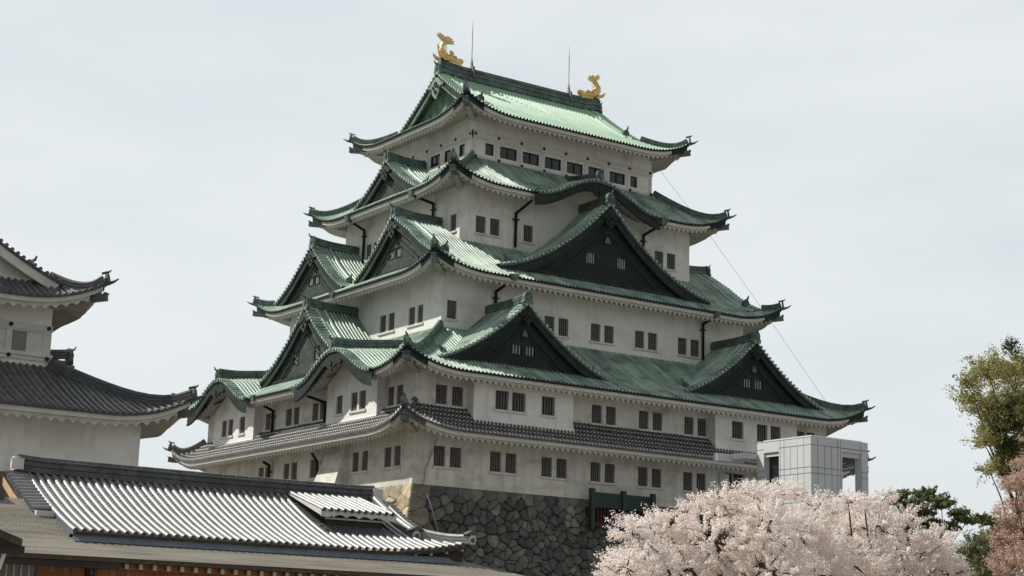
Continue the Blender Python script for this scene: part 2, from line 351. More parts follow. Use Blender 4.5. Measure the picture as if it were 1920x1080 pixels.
# ------------------------------------------------------------------ gables
def gable(root, P, c, w_, vf, vb, za, zf, vt, zt, kind='chidori', k=.32, curve=None, sp=.3, rr=.085, rh=.62, rw=.42, mats=('copper', 'copper_dark', 'copper_mid', 'panel'), wins=(), both=False, mon=None, gscale=1.0, bh=.62, gegyo=True, name='gable', lines=True, wmat=None, ends=True, desc=True, kbump=.16, wo=None, so=0, curve2=None):
    def zc(u, v):
        t = min(1, abs(u)/w_)
        if curve2 and u*so > 0: return curve2(abs(u), v)
        if kind == 'kara':
            return zf+(za-zf+kbump*(vf-v))*.5*(1+math.cos(math.pi*t))
        if curve: return curve(abs(u))
        return za-(za-zf)*(t*(1+k*(1-t)))
    def W(sg): return wo if (wo and sg == so) else w_
    U = arange(-W(-1), 0, w_/14)+arange(0, W(1), w_/14)[1:]
    g = MB()
    front = [(vf, 1)]+([(vb, -1)] if both else [])
    vs = arange(vb, vf, 1.2)
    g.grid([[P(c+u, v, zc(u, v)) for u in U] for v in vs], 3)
    # underside of the overhang + verge edge
    for v_, s_ in front:
        g.grid([[P(c+u, v_, zc(u, v_)) for u in U], [P(c+u, v_-.02*s_, zc(u, v_)-.16) for u in U]], 1, False)
        g.grid([[P(c+u, v_-.02*s_, zc(u, v_)-.16) for u in U], [P(c+u, v_-1.0*s_, zc(u, v_)-.18) for u in U]], 1, False)
    side = P(0, 1, 0)-P(0, 0, 0)
    # long ribs down the slope
    vz = .78 if kind != 'kara' else .62
    v = vf-vz-1.02 if desc else vf-vz-.1
    vend = vb if not both else vb+vz+1.02
    def halves(v_, r, n=9, m=0):
        for sg in (-1, 1):
            g.rib([P(c+sg*W(sg)*t/n, v_, zc(sg*W(sg)*t/n, v_)) for t in range(n+1)], side, r, m, False)
    vlist = []
    q = math.floor(v/sp)*sp
    while q > vend: vlist.append(q); q -= sp
    for v_ in vlist: halves(v_, rr)
    for v_, s_ in front:
        if desc:
            halves(v_-s_*(vz+.12), .16); halves(v_-s_*(vz+.44), .11); halves(v_-s_*(vz+.78), .15)
        # short verge ribs across
        for sg in (-1, 1):
            acc = .12; prev = Vector((0, zc(0, v_))); N = 200; last = None
            for i in range(1, N+1):
                u = W(sg)*i/N; cur = Vector((u, zc(sg*u, v_))); acc += (cur-prev).length
                if acc >= .35:
                    acc = 0; tn = (cur-prev).normalized()
                    S = (P(sg*tn.x, 0, tn.y)-P(0, 0, 0))
                    z_ = zc(sg*u, v_)
                    g.rib([P(c+sg*u, v_-s_*vz, z_+.05), P(c+sg*u, v_+s_*.06, z_+.03)], S, .108, 0, True, 4, 0)
                prev = cur
        if desc and kind != 'kara':
            for sg in (-1, 1):
                u = W(sg)*.86; q_ = P(c+sg*u, v_-s_*(vz+.2), zc(sg*u, v_)+.1)
                S = P(sg, 0, 0)-P(0, 0, 0)
                g.sweep([q_-S*.1, q_+S*.12], [(-.3, -.15), (-.3, .25), (-.1, .42), (.1, .42), (.3, .25), (.3, -.15)], 1)
                g.tube([q_+Vector((0, 0, .3)), q_+S*.25+Vector((0, 0, .45)), q_+S*.35+Vector((0, 0, .68))], [.1, .09, .05], 1)
    go = g.build(name, [mats[0], mats[2], mats[1], 'copper_valley' if mats[0] == 'copper' else mats[0]], root)
    # ridge
    r_ = MB()
    top = zc(0, vf)
    n = 12; e0, e1 = (vb, vf-.12)
    pth = []
    for i in range(n+1):
        v_ = e0+(e1-e0)*i/n
        up = .22*max(0, 1-(vf-v_)/2.5)**2+(.22*max(0, 1-(v_-vb)/2.5)**2 if both else 0)
        pth.append(P(c, v_, zc(0, v_)-.04+up))
    r_.sweep(pth, ridgeprof(rw, rh))
    for v_, s_ in front:
        if not ends: break
        zz = zc(0, v_)+.12; s = min(.95, rh/.62)*.9
        ou = [(-.42, -.35), (-.5, -.1), (-.38, .1), (-.4, .35), (-.3, .6), (-.12, .78), (.12, .78), (.3, .6), (.4, .35), (.38, .1), (.5, -.1), (.42, -.35)]
        a = P(c, v_-.24*s_, zz); b = P(c, v_+.02*s_, zz)
        r_.sweep([a, b], [(x*s*1.0, y*s) for x, y in ou])
        r_.sweep([b, b+(b-a)*.35], [(.2*s*math.cos(t*math.pi/4), .28*s+.2*s*math.sin(t*math.pi/4)) for t in range(8)])
        d_ = (b-a).normalized()
        r_.tube([a+Vector((0, 0, .55*s)), b+Vector((0, 0, .66*s)), b+d_*.18*s+Vector((0, 0, .76*s)), b+d_*.3*s+Vector((0, 0, .98*s))], [.1*s, .1*s, .075*s, .04*s])
    r_.build('ridge', [mats[2]], go)
    # bargeboards
    for v_, s_ in front:
        b_ = MB()
        vo = v_-.1*s_
        def drop(u): return bh*(1.0 if kind != 'kara' else .85+.32*(abs(u)/w_)**2)
        ex = .99 if kind != 'kara' else 1.04
        Ub = arange(-W(-1)*ex, 0, w_/16)+arange(0, W(1)*ex, w_/16)[1:]
        for va, vb_ in ((vo, vo-.12*s_),):
            A = [P(c+u, va, zc(u, v_)-.14) for u in Ub]; B = [P(c+u, va, zc(u, v_)-.14-drop(u)) for u in Ub]
            A2 = [P(c+u, vb_, zc(u, v_)-.14) for u in Ub]; B2 = [P(c+u, vb_, zc(u, v_)-.14-drop(u)) for u in Ub]
            b_.grid([A2, A, B, B2], 0, False)
            # raised rim along the lower edge
            vr = va+.05*s_
            b_.grid([[P(c+u, va, zc(u, v_)-.14-drop(u)+.12) for u in Ub], [P(c+u, vr, zc(u, v_)-.14-drop(u)+.12) for u in Ub], [P(c+u, vr, zc(u, v_)-.15-drop(u)) for u in Ub], [P(c+u, vb_, zc(u, v_)-.15-drop(u)) for u in Ub]], 1, False)
        if gegyo:
            s = gscale; top_ = zc(0, v_)-.14-bh*.55
            pts = [(0, .1), (.3, -.05), (.62, -.35), (.95, -.45), (.85, -.62), (.6, -.6), (.42, -.75), (.45, -1.0), (.25, -1.22), (0, -1.45)]
            if kind == 'kara': pts = [(0, .0), (.5, -.05), (1.3, -.2), (1.5, -.42), (1.1, -.55), (.8, -.48), (.5, -.7), (.25, -.72), (0, -.95)]
            full = pts+[(-x, y) for x, y in pts[-2:0:-1]]
            f1 = [P(c+x*s, vo+.02*s_, top_+y*s) for x, y in full]; f0 = [P(c+x*s, vo+.14*s_, top_+y*s) for x, y in full]
            b_.poly(f0, 1)
            for i in range(len(full)): b_.poly([f0[i], f0[(i+1) % len(full)], f1[(i+1) % len(full)], f1[i]], 1)
            for (x, y, rr_) in ((0, -.42, .19), (-.28, -.62, .11), (.28, -.62, .11), (0, -.95, .15)):
                if kind == 'kara' and y < -.5: continue
                q_ = P(c+x*s, vo+.14*s_, top_+y*s); q2 = P(c+x*s, vo+.22*s_, top_+y*s)
                b_.sweep([q_, q2], [(rr_*s*math.cos(t*math.pi/4), rr_*s*math.sin(t*math.pi/4)) for t in range(8)], 0)
        b_.build('bargeboard', [mats[1] if wmat is None else wmat, mats[3] if wmat is None else wmat], go)
    # tympanum with window recesses
    if vt is not None:
        for s_ in ((1, -1) if both else (1,)):
            t_ = MB(); vt_ = vt*s_ if both else vt
            def pz(u): return max(zt, zc(u, vf)-.3)
            brk = sorted(set([round(x, 3) for x in arange(-W(-1), 0, w_/12)+arange(0, W(1), w_/12)]+[x for wn in wins for x in (wn[0], wn[1])]))
            for i in range(len(brk)-1):
                u0, u1 = brk[i], brk[i+1]; um = (u0+u1)/2
                hit = [wn for wn in wins if wn[0] <= um <= wn[1]]
                if hit:
                    wn = hit[0]
                    t_.poly([P(c+u0, vt_, zt), P(c+u1, vt_, zt), P(c+u1, vt_, wn[2]), P(c+u0, vt_, wn[2])])
                    t_.poly([P(c+u0, vt_, wn[3]), P(c+u1, vt_, wn[3]), P(c+u1, vt_, pz(u1)), P(c+u0, vt_, pz(u0))])
                else: t_.poly([P(c+u0, vt_, zt), P(c+u1, vt_, zt), P(c+u1, vt_, pz(u1)), P(c+u0, vt_, pz(u0))])
            if lines:
                # carved moulding following the slope and a plank sill along the foot
                Ul = arange(-w_*.62, w_*.62, w_/14)
                dz = (za-zf)*.16+.75
                for a_, b2 in ((0, .12),):
                    t_.grid([[P(c+u, vt_, zc(u, vf)-dz) for u in Ul], [P(c+u, vt_+.08*s_, zc(u, vf)-dz-.02) for u in Ul], [P(c+u, vt_+.08*s_, zc(u, vf)-dz-.12) for u in Ul], [P(c+u, vt_, zc(u, vf)-dz-.14) for u in Ul]], 1, False)
                dz2 = dz+.42; Uk = arange(-w_*.5, w_*.5, w_/14)
                t_.grid([[P(c+u, vt_, zc(u, vf)-dz2) for u in Uk], [P(c+u, vt_+.05*s_, zc(u, vf)-dz2-.01) for u in Uk], [P(c+u, vt_+.05*s_, zc(u, vf)-dz2-.06) for u in Uk], [P(c+u, vt_, zc(u, vf)-dz2-.07) for u in Uk]], 1, False)
                t_.fbox(P, c-w_*.86, c+w_*.86, vt_, vt_+.14*s_, zt+.25, zt+.48, 1)
            if mon:
                q_ = P(c+mon[0], vt_, mon[1]); q2 = P(c+mon[0], vt_+.09*s_, mon[1]); r0 = mon[2]
                ring = [(r0*math.cos(t*math.pi/8), r0*math.sin(t*math.pi/8)) for t in range(16)]
                t_.sweep([q_, q2], ring, 1)
                for a_ in (90, 210, 330):
                    q3 = P(c+mon[0]+.5*r0*math.cos(R(a_)), vt_+.09*s_, mon[1]+.5*r0*math.sin(R(a_))); q4 = P(c+mon[0]+.5*r0*math.cos(R(a_)), vt_+.14*s_, mon[1]+.5*r0*math.sin(R(a_)))
                    t_.sweep([q3, q4], [(x*.42, y*.42) for x, y in ring], 2)
            to = t_.build('tympanum', [mats[3] if wmat is None else wmat, mats[1] if wmat is None else 'trim', 'copper_mid'], go)
            for wn in wins:
                wb_ = MB(); u0, u1, z0, z1 = wn[:4]
                wb_.fbox(P, c+u0-.02, c+u1+.02, vt_-.32*s_, vt_-.3*s_, z0-.02, z1+.02, 0)
                for a_, b2, c_, d_ in ((u0-.05, u0, z0, z1), (u1, u1+.05, z0, z1), (u0-.05, u1+.05, z0-.06, z0), (u0-.05, u1+.05, z1, z1+.05)):
                    wb_.fbox(P, c+a_, c+b2, vt_-.3*s_, vt_+.03*s_, c_, d_, 1)
                nb = max(3, int((u1-u0)/.2))
                for i in range(nb):
                    x = u0+(u1-u0)*(i+.5)/nb
                    wb_.fbox(P, c+x-.045, c+x+.045, vt_-.16*s_, vt_-.06*s_, z0, z1, 2)
                wb_.build('gable_window', ['glass', mats[1], 'reveal_bars'], go)
    return go

# ------------------------------------------------------------------ walls and windows
def wall(mb, P, u0, u1, v, z0, z1, wins, m=0, dep=.24, top=None):
    us = sorted(set([u0, u1]+[x for w_ in wins for x in (w_[0], w_[1]) if u0 < x < u1]))
    if top:
        us = sorted(set(us+[round(x, 3) for x in arange(u0, u1, .5)]))
    for i in range(len(us)-1):
        a, b = us[i], us[i+1]; mid = (a+b)/2
        hs = sorted([w_ for w_ in wins if w_[0] <= mid <= w_[1]], key=lambda t: t[2])
        z = z0
        for h in hs:
            mb.poly([P(a, v, z), P(b, v, z), P(b, v, h[2]), P(a, v, h[2])], m); z = h[3]
        mb.poly([P(a, v, z), P(b, v, z), P(b, v, top(b) if top else z1), P(a, v, top(a) if top else z1)], m)
    for w_ in wins:
        a, b, c, d = w_
        mb.poly([P(a, v, c), P(a, v, d), P(a, v-dep, d), P(a, v-dep, c)], m); mb.poly([P(b, v, c), P(b, v, d), P(b, v-dep, d), P(b, v-dep, c)], m)
        mb.poly([P(a, v, c), P(b, v, c), P(b, v-dep, c), P(a, v-dep, c)], m); mb.poly([P(a, v, d), P(b, v, d), P(b, v-dep, d), P(a, v-dep, d)], m)
def window(root, P, v, w_, bars=5, sill=None, dep=.24, style='bars'):
    a, b, c, d = w_
    g = MB(); g.fbox(P, a-.01, b+.01, v-dep-.03, v-dep+.01, c-.01, d+.01, 0)
    wo = g.build('window', ['glass'], root)
    r_ = MB()
    if style == 'bars':
        for i in range(bars):
            x = a+(b-a)*(i+.5)/bars
            r_.fbox(P, x-.05, x+.05, v-dep+.05, v-dep+.15, c, d, 0)
        r_.build('bars', ['bars'], wo)
    else:
        for x0, x1 in ((a, a+.05), (b-.05, b), ((a+b)/2-.03, (a+b)/2+.03)):
            if x0 > a+.01 and x1 < b-.01 and b-a < 1: continue
            r_.fbox(P, x0, x1, v-dep+.02, v-dep+.08, c, d, 0)
        r_.fbox(P, a+.05, b-.05, v-dep+.02, v-dep+.07, c, c+.06, 0); r_.fbox(P, a+.05, b-.05, v-dep+.02, v-dep+.07, d-.06, d, 0)
        r_.build('frame', ['wood_dark'], wo)
    if sill:
        s_ = MB(); s_.fbox(P, sill[0], sill[1], v-.02, v+.1, c-.16, c-.02, 0); s_.build('sill', ['trim'], wo)
def pairs(cs, z0, z1, hw_=.43, off=.61):
    o = []
    for c_ in cs:
        o.append((c_-off-hw_, c_-off+hw_, z0, z1)); o.append((c_+off-hw_, c_+off+hw_, z0, z1))
    return o
def put_windows(root, P, v, wins, **k):
    i = 0
    while i < len(wins):
        a = wins[i]
        if i+1 < len(wins) and 0 < wins[i+1][0]-a[1] < .6:
            b = wins[i+1]; window(root, P, v, a, sill=(a[0]-.1, b[1]+.1), **k); window(root, P, v, b, **k); i += 2
        else: window(root, P, v, a, sill=(a[0]-.1, a[1]+.1), **k); i += 1

# ================================================================== THE GREAT KEEP
keep = empty('castle_keep', (0, 0, -6.1), 'towering five storey white castle keep with layered green copper roofs on the stone base', 'castle')
FR = {f: frame(f) for f in 'RLEN'}
T = {5: dict(w=(8.41, 6.19), ze=21.95), 4: dict(w=(10.59, 8.24), ze=15.95), 3: dict(w=(13.61, 11.04), ze=8.75), 2: dict(w=(18, 15.33), ze=1.05), 1: dict(w=(18, 15.33), ze=-2.75)}
OV = 2.1
def o_of(i): a, b = T[i]['w']; return (a+OV, b+OV)
K4R = {'R': [(0.0, 5.5, 1.72)]}
K2L = {'L': [(-8.45, 5.0, 1.9), (9.15, 4.9, 1.9)]}
# top roof: hip skirt below, gabled roof above
def M5(y): t = y/8.29; return 27.2-5.25*(t*(1+.25*(1-t)))
z5 = M5(5.5)
skirt(keep, 0, 0, o_of(5), (7.7, 5.5), 21.95, z5, T[5]['w'], k=.08, mats=('copper_clean', 'copper_dark', 'copper_mid'))
gable(keep, FR['L'], 0, 5.5, 7.9, -7.9, 27.2, z5, 7.0, 23.2, curve=M5, both=True, rh=1.08, rw=.55, mats=('copper_clean', 'copper_dark', 'copper_mid', 'panel_pale'), gscale=1.15, ends=True, lines=False)
skirt(keep, 0, 0, o_of(4), (8.41, 6.19), 15.95, 19.0, T[4]['w'], kara=K4R)
skirt(keep, 0, 0, o_of(3), (10.59, 8.24), 8.75, 12.0, T[3]['w'], hip0=.77)
skirt(keep, 0, 0, o_of(2), (13.61, 11.04), 1.05, 5.0, T[2]['w'], kara=K2L)
skirt(keep, 0, 0, o_of(1), (18, 15.33), -2.75, -1.1, T[1]['w'], mats=('tile', 'tile_dark', 'tile_dark'), grey=True, sp=.29, tip='tile_dark')
# gables on the long face
gable(keep, FR['R'], 0, 9.6, 11.9, 8.1, 15.75, 9.8, 11.45, 9.5, k=.72, wins=[(-1.82, -1.0, 11.15, 11.95), (1.0, 1.82, 11.15, 11.95)], gscale=.95, mon=(0, 13.0, .3), rh=.7, bh=.75)
for c_ in (-9.9, 10.5):
    gable(keep, FR['R'], c_, 6.9, 15.9, 10.9, 6.4, 1.95, 15.5, 1.6, k=.5, wins=[(-.92, -.16, 2.95, 3.6), (.16, .92, 2.95, 3.6)], mon=(0, 4.3, .27), gscale=.7)
gable(keep, FR['R'], 0, 5.55, 10.62, 6.2, 17.72, 15.97, None, 0, kind='kara', rh=.62, desc=False, bh=.7, gscale=.9)
# gables on the short faces
for f in 'LE':
    gable(keep, FR[f], 0.2, 4.95, 11.95, 8.3, 19.45, 16.35, 11.55, 16.0, mats=('copper', 'copper_dark', 'copper_mid', 'panel_lit'), gscale=.75)
    for c_ in (-5.75, 6.2):
        def c2(u, v, c_=c_):
            d = (abs(c_)+u-8.24)/4.9; d0 = (abs(c_)-8.24)/4.9
            if d < 0: return 12.0+(13.55-12.0)*d/d0+.03
            return 12.0-3.25*d*(1+.22*(1-d))+1.2*max(0, 1-max(0, 15.71-v)/5)**2.5*d*d+.03
        gable(keep, FR[f], c_, 5.1, 14.65, 10.5, 13.55, 9.6, 14.25, 9.2, mats=('copper', 'copper_dark', 'copper_mid', 'panel_lit'), wins=[(-.85, -.1, 10.6, 11.25), (.1, .85, 10.6, 11.25)], gscale=.8, wo=12.13-abs(c_), so=(-1 if c_ < 0 else 1), curve2=c2)
    gable(keep, FR[f], .5, 6.6, 17.9, 13.5, 7.5, 2.7, 17.55, 2.2, k=.42, mats=('copper', 'copper_dark', 'copper_mid', 'panel_lit'), wins=[(-1.92, -1.2, 3.6, 4.5), (1.2, 1.92, 3.6, 4.5)], gscale=.95)
for c_, w_ in ((-8.45, 5.0), (9.15, 4.9)):
    gable(keep, FR['L'], c_, w_, 20.38, 14.6, 2.95, 1.07, None, 0, kind='kara', rh=.72, desc=False, bh=.78, gscale=.9, kbump=.12)
# walls
def tier_walls(i, z0, z1, wr, wl_, mtl='plaster', base=None):
    a, b = T[i]['w']; mb = MB()
    def top(kl, ze):
        return lambda u: T[i]['ze']+.2+sum(H*.5*(1+math.cos(math.pi*min(1, abs(u-c)/w_))) for c, w_, H in kl)
    wall(mb, FR['R'], -a, a, b, z0, z1, wr, top=top(K4R['R'], 0) if i == 4 else None)
    wall(mb, FR['L'], -b, b, a, z0, z1, wl_, top=top(K2L['L'], 0) if i == 2 else None)
    wall(mb, FR['E'], -b, b, a, z0, z1, []); wall(mb, FR['N'], -a, a, b, z0, z1, [])
    o = mb.build('wall', [mtl], keep)
    put_windows(keep, FR['R'], b, wr, **(base or {})); put_windows(keep, FR['L'], a, wl_, **(base or {}))
# storey 5
w5r = [(-7.28, -6.53, 19.35, 20.25), (-5.97, -4.45, 19.35, 20.25), (-3.93, -2.42, 19.35, 20.25), (-1.9, -.37, 19.35, 20.25), (.15, 1.68, 19.35, 20.25), (2.2, 3.73, 19.35, 20.25), (4.25, 5.78, 19.35, 20.25), (6.3, 6.98, 19.35, 20.25)]
w5l = [(-5.14, -4.38, 19.35, 20.25), (-3.26, -1.78-.55, 19.35, 20.25), (-1.78, -.37, 19.35, 20.25), (.35, 1.85, 19.35, 20.25), (2.4, 3.9, 19.35, 20.25), (4.4, 5.14, 19.35, 20.25)]
mb = MB(); a, b = T[5]['w']
wall(mb, FR['R'], -a, a, b, 18.6, 22.6, w5r); wall(mb, FR['L'], -b, b, a, 18.6, 22.6, w5l); wall(mb, FR['E'], -b, b, a, 18.6, 22.6, []); wall(mb, FR['N'], -a, a, b, 18.6, 22.6, [])
mb.build('wall', ['plaster'], keep)
for f, ws, hu, vv_ in (('R', w5r, a, b), ('L', w5l, b, a)):
    for x in ws: window(keep, FR[f], vv_, x, style='frame', dep=.16)
tr = MB()
for f, ws, hu, vv_ in (('R', w5r, a, b), ('L', w5l, b, a)):
    P = FR[f]; e = .0
    for (z0, z1, pr) in ((20.52, 21.02, .07), (18.72, 18.92, .10), (18.95, 19.14, .16), (20.36, 20.46, .04)):
        tr.fbox(P, -hu-pr, hu+pr, vv_-.02, vv_+pr, z0, z1, 0)
    for i in range(len(ws)+1):
        x = (-hu+.12) if i == 0 else (hu-.12 if i == len(ws) else (ws[i-1][1]+ws[i][0])/2)
        tr.fbox(P, x-.13, x+.13, vv_-.02, vv_+.045, 19.14, 20.36, 0)
tr.build('timber_band', ['trim'], keep)
for f, hu, vv_ in (('R', a, b), ('L', b, a)):
    P = FR[f]; n = int(hu*2/2.06)
    for i in range(n+1):
        x = -hu+.2+(2*hu-.4)*i/n
        for z_, pr in ((20.77, .07), (19.04, .16)):
            q = P(x, vv_+pr-.01, z_); q2 = P(x, vv_+pr+.05, z_)
            tr = MB(); tr.sweep([q, q2], [(.12*math.cos(t*math.pi/3), .12*math.sin(t*math.pi/3)) for t in range(6)])
            tr.build('nail_cover', ['copper_dark'], keep)
# storey 4..1
z0, z1 = 12.8, 14.03
tier_walls(4, 11.6, 16.7, [(-9.24, -8.4, z0, z1), (-8.02, -7.2, z0, z1), (-5.1, -4.27, z0, z1), (7.15, 7.98, z0, z1), (8.34, 9.18, z0, z1)],
           [(-7.75, -6.92, z0, z1), (3.03, 3.88, z0, z1), (4.15, 5.0, z0, z1)])
z0, z1 = 5.66, 6.92
tier_walls(3, 4.5, 9.5, [(-13.17, -12.4, z0, z1)]+pairs([-8.5, -4.02, 0.06, 4.1, 8.17], z0, z1), [(-8.68, -7.92, z0, z1), (-7.62, -6.75, z0, z1), (-4.88, -4.02, z0, z1), (-3.7, -2.82, z0, z1)])
z0, z1 = -.94, .3
tier_walls(2, -1.6, 1.8, pairs([-15.46], z0, z1)+pairs([-3.0, 1.09, 5.18], z0, z1)+[(14.98, 15.75, z0, z1), (16.0, 16.8, z0, z1)],
           [(-13.78, -12.96, z0, z1), (-12.66, -11.86, z0, z1), (-3.6, -2.75, z0, z1), (-2.5, -1.64, z0, z1), (.28, 1.14, z0, z1), (1.42, 2.34, z0, z1), (4.67, 5.5, z0, z1)], 'plaster_old')
z0, z1 = -4.88, -3.6
niche = (7.95, 9.8, -5.9, -3.35)
mb_w1r = pairs([-15.46, -11.17, -7.08, -3.03, 1.06, 5.1], z0, z1)
a, b = T[1]['w']; mb = MB()
wall(mb, FR['R'], -a, a, b, -6.13, -2.3, mb_w1r+[niche]); 
w1l = [(-13.78, -12.96, z0, z1), (-12.62, -11.74, z0, z1), (-9.67, -8.85, z0, z1), (-8.45, -7.6, z0, z1), (-2.55, -1.7, z0, z1), (.18, 1.05, z0, z1), (1.38, 2.22, z0, z1), (4.3, 5.1, z0, z1), (5.35, 6.17, z0, z1)]
wall(mb, FR['L'], -b, b, a, -6.13, -2.3, w1l); wall(mb, FR['E'], -b, b, a, -6.13, -2.3, []); wall(mb, FR['N'], -a, a, b, -6.13, -2.3, [])
# low skirting piece and sill tabs at the foot of the plaster
mb.fbox(FR['R'], .45, a, b, b+.06, -6.7, -6.1, 0)
mb.build('wall', ['plaster_old'], keep)
put_windows(keep, FR['R'], b, mb_w1r); put_windows(keep, FR['L'], a, w1l)
dr = MB(); P = FR['R']
dr.fbox(P, 7.9, 9.85, b-.26, b-.24, -5.95, -3.3, 0); dr.fbox(P, 7.35, 8.2, b+.02, b+.14, -5.9, -3.45, 1); dr.fbox(P, 8.7, 8.78, b-.22, b-.1, -5.9, -3.35, 1)
dr.build('doorway', ['glass', 'trim'], keep)
# projecting bays of the second storey
def bay(P, u0, u1, v0, v1, zt, wins, kl):
    mb = MB()
    top = (lambda u: zt+sum(H*.5*(1+math.cos(math.pi*min(1, abs(u-c)/w_))) for c, w_, H in kl)) if kl else None
    wall(mb, P, u0, u1, v1, -1.95, zt, wins, top=top)
    for u in (u0, u1):
        mb.poly([P(u, v0, -1.95), P(u, v1, -1.95), P(u, v1, top(u) if top else zt), P(u, v0, top(u) if top else zt)])
    # flared foot
    mb.hexa([P(u0-.06, v1-.05, -1.95), P(u1+.06, v1-.05, -1.95), P(u1+.06, v1+.16, -1.95), P(u0-.06, v1+.16, -1.95), P(u0, v1-.05, -1.45), P(u1, v1-.05, -1.45), P(u1, v1+.004, -1.45), P(u0, v1+.004, -1.45)])
    mb.build('bay', ['plaster'], keep); put_windows(keep, P, v1, wins)
z0, z1 = -.95, .28
bay(FR['R'], -14.15, -6.2, 15.3, 16.15, 1.05, [(-12.47, -11.43, z0, z1), (-11.17, -10.09, z0, z1), (-8.8, -7.72, z0, z1)], [])
bay(FR['R'], 6.3, 14.2, 15.3, 16.15, 1.05, [(7.86, 8.96, z0, z1), (10.25, 11.28, z0, z1), (11.59, 12.6, z0, z1)], [])
bay(FR['L'], -11.55, -4.8, 17.9, 18.6, .9, [(-10.1, -9.2, z0, z1), (-8.98, -8.1, z0, z1), (-6.98, -6.14, z0, z1)], K2L['L'][:1])
bay(FR['L'], 6.2, 12.95, 17.9, 18.6, .9, [(7.66, 8.58, z0, z1), (9.66, 10.5, z0, z1), (10.76, 11.6, z0, z1)], K2L['L'][1:])
# chute of the lowest storey on the short side
ch = MB(); P = FR['L']
ch.hexa([P(-7.05, 17.9, -6.13), P(-3.1, 17.9, -6.13), P(-3.6, 19.0, -6.13), P(-6.9, 19.0, -6.13), P(-7.0, 17.9, -2.9), P(-4.2, 17.9, -2.9), P(-4.6, 18.15, -2.9), P(-7.0, 18.15, -2.9)])
ch.build('flared_chute', ['plaster_old'], keep)
# drainpipes with hoppers
def pipe(f, ue, ve, ze, uw, vw, zw, zb, hop=True):
    P = FR[f]; m_ = MB(); r = .105
    if hop: m_.hexa([P(ue-.18, ve-.2, ze-.5), P(ue+.18, ve-.2, ze-.5), P(ue+.18, ve+.02, ze-.5), P(ue-.18, ve+.02, ze-.5), P(ue-.34, ve-.3, ze-.08), P(ue+.34, ve-.3, ze-.08), P(ue+.34, ve+.14, ze-.08), P(ue-.34, ve+.14, ze-.08)], 1)
    m_.tube([P(ue, ve-.1, ze-.4), P(uw, vw, zw)], r, 0, 6)
    m_.tube([P(uw, vw, zw+.06), P(uw, vw, zb)], r, 0, 6)
    m_.fbox(P, uw-.25, uw+.25, vw-.2, vw+.12, zw-.5, zw-.44, 0)
    m_.build('drainpipe', ['copper_dark', 'copper_mid'], keep)
pipe('R', -5.15, 10.34, 16.3, -5.9, 8.4, 14.7, 12.2); pipe('R', 6.3, 10.34, 16.0, 5.9, 8.4, 15.0, 13.0)
pipe('R', -9.15, 13.14, 9.0, -9.33, 11.2, 8.0, 6.3); pipe('R', 9.13, 13.14, 8.9, 9.45, 11.2, 8.2, 5.4)
pipe('L', -4.87, 12.69, 16.0, -4.85, 10.75, 15.3, 13.4); pipe('L', 4.4, 12.69, 16.0, 5.1, 10.75, 15.2, 12.4)
pipe('L', .6, 15.7, 9.0, 3.85, 13.8, 8.9, 7.8); pipe('L', 3.5, 20.1, 1.3, 4.1, 18.15, .35, -1.5); pipe('L', -2.8, 20.1, 1.2, -3.75, 18.15, .15, -1.6)
pipe('L', -3.6, 19.0, -3.0, -3.2, 18.25, -3.9, -6.0, False); pipe('L', 3.9, 18.9, -3.0, 4.1, 18.2, -3.6, -6.0, False)
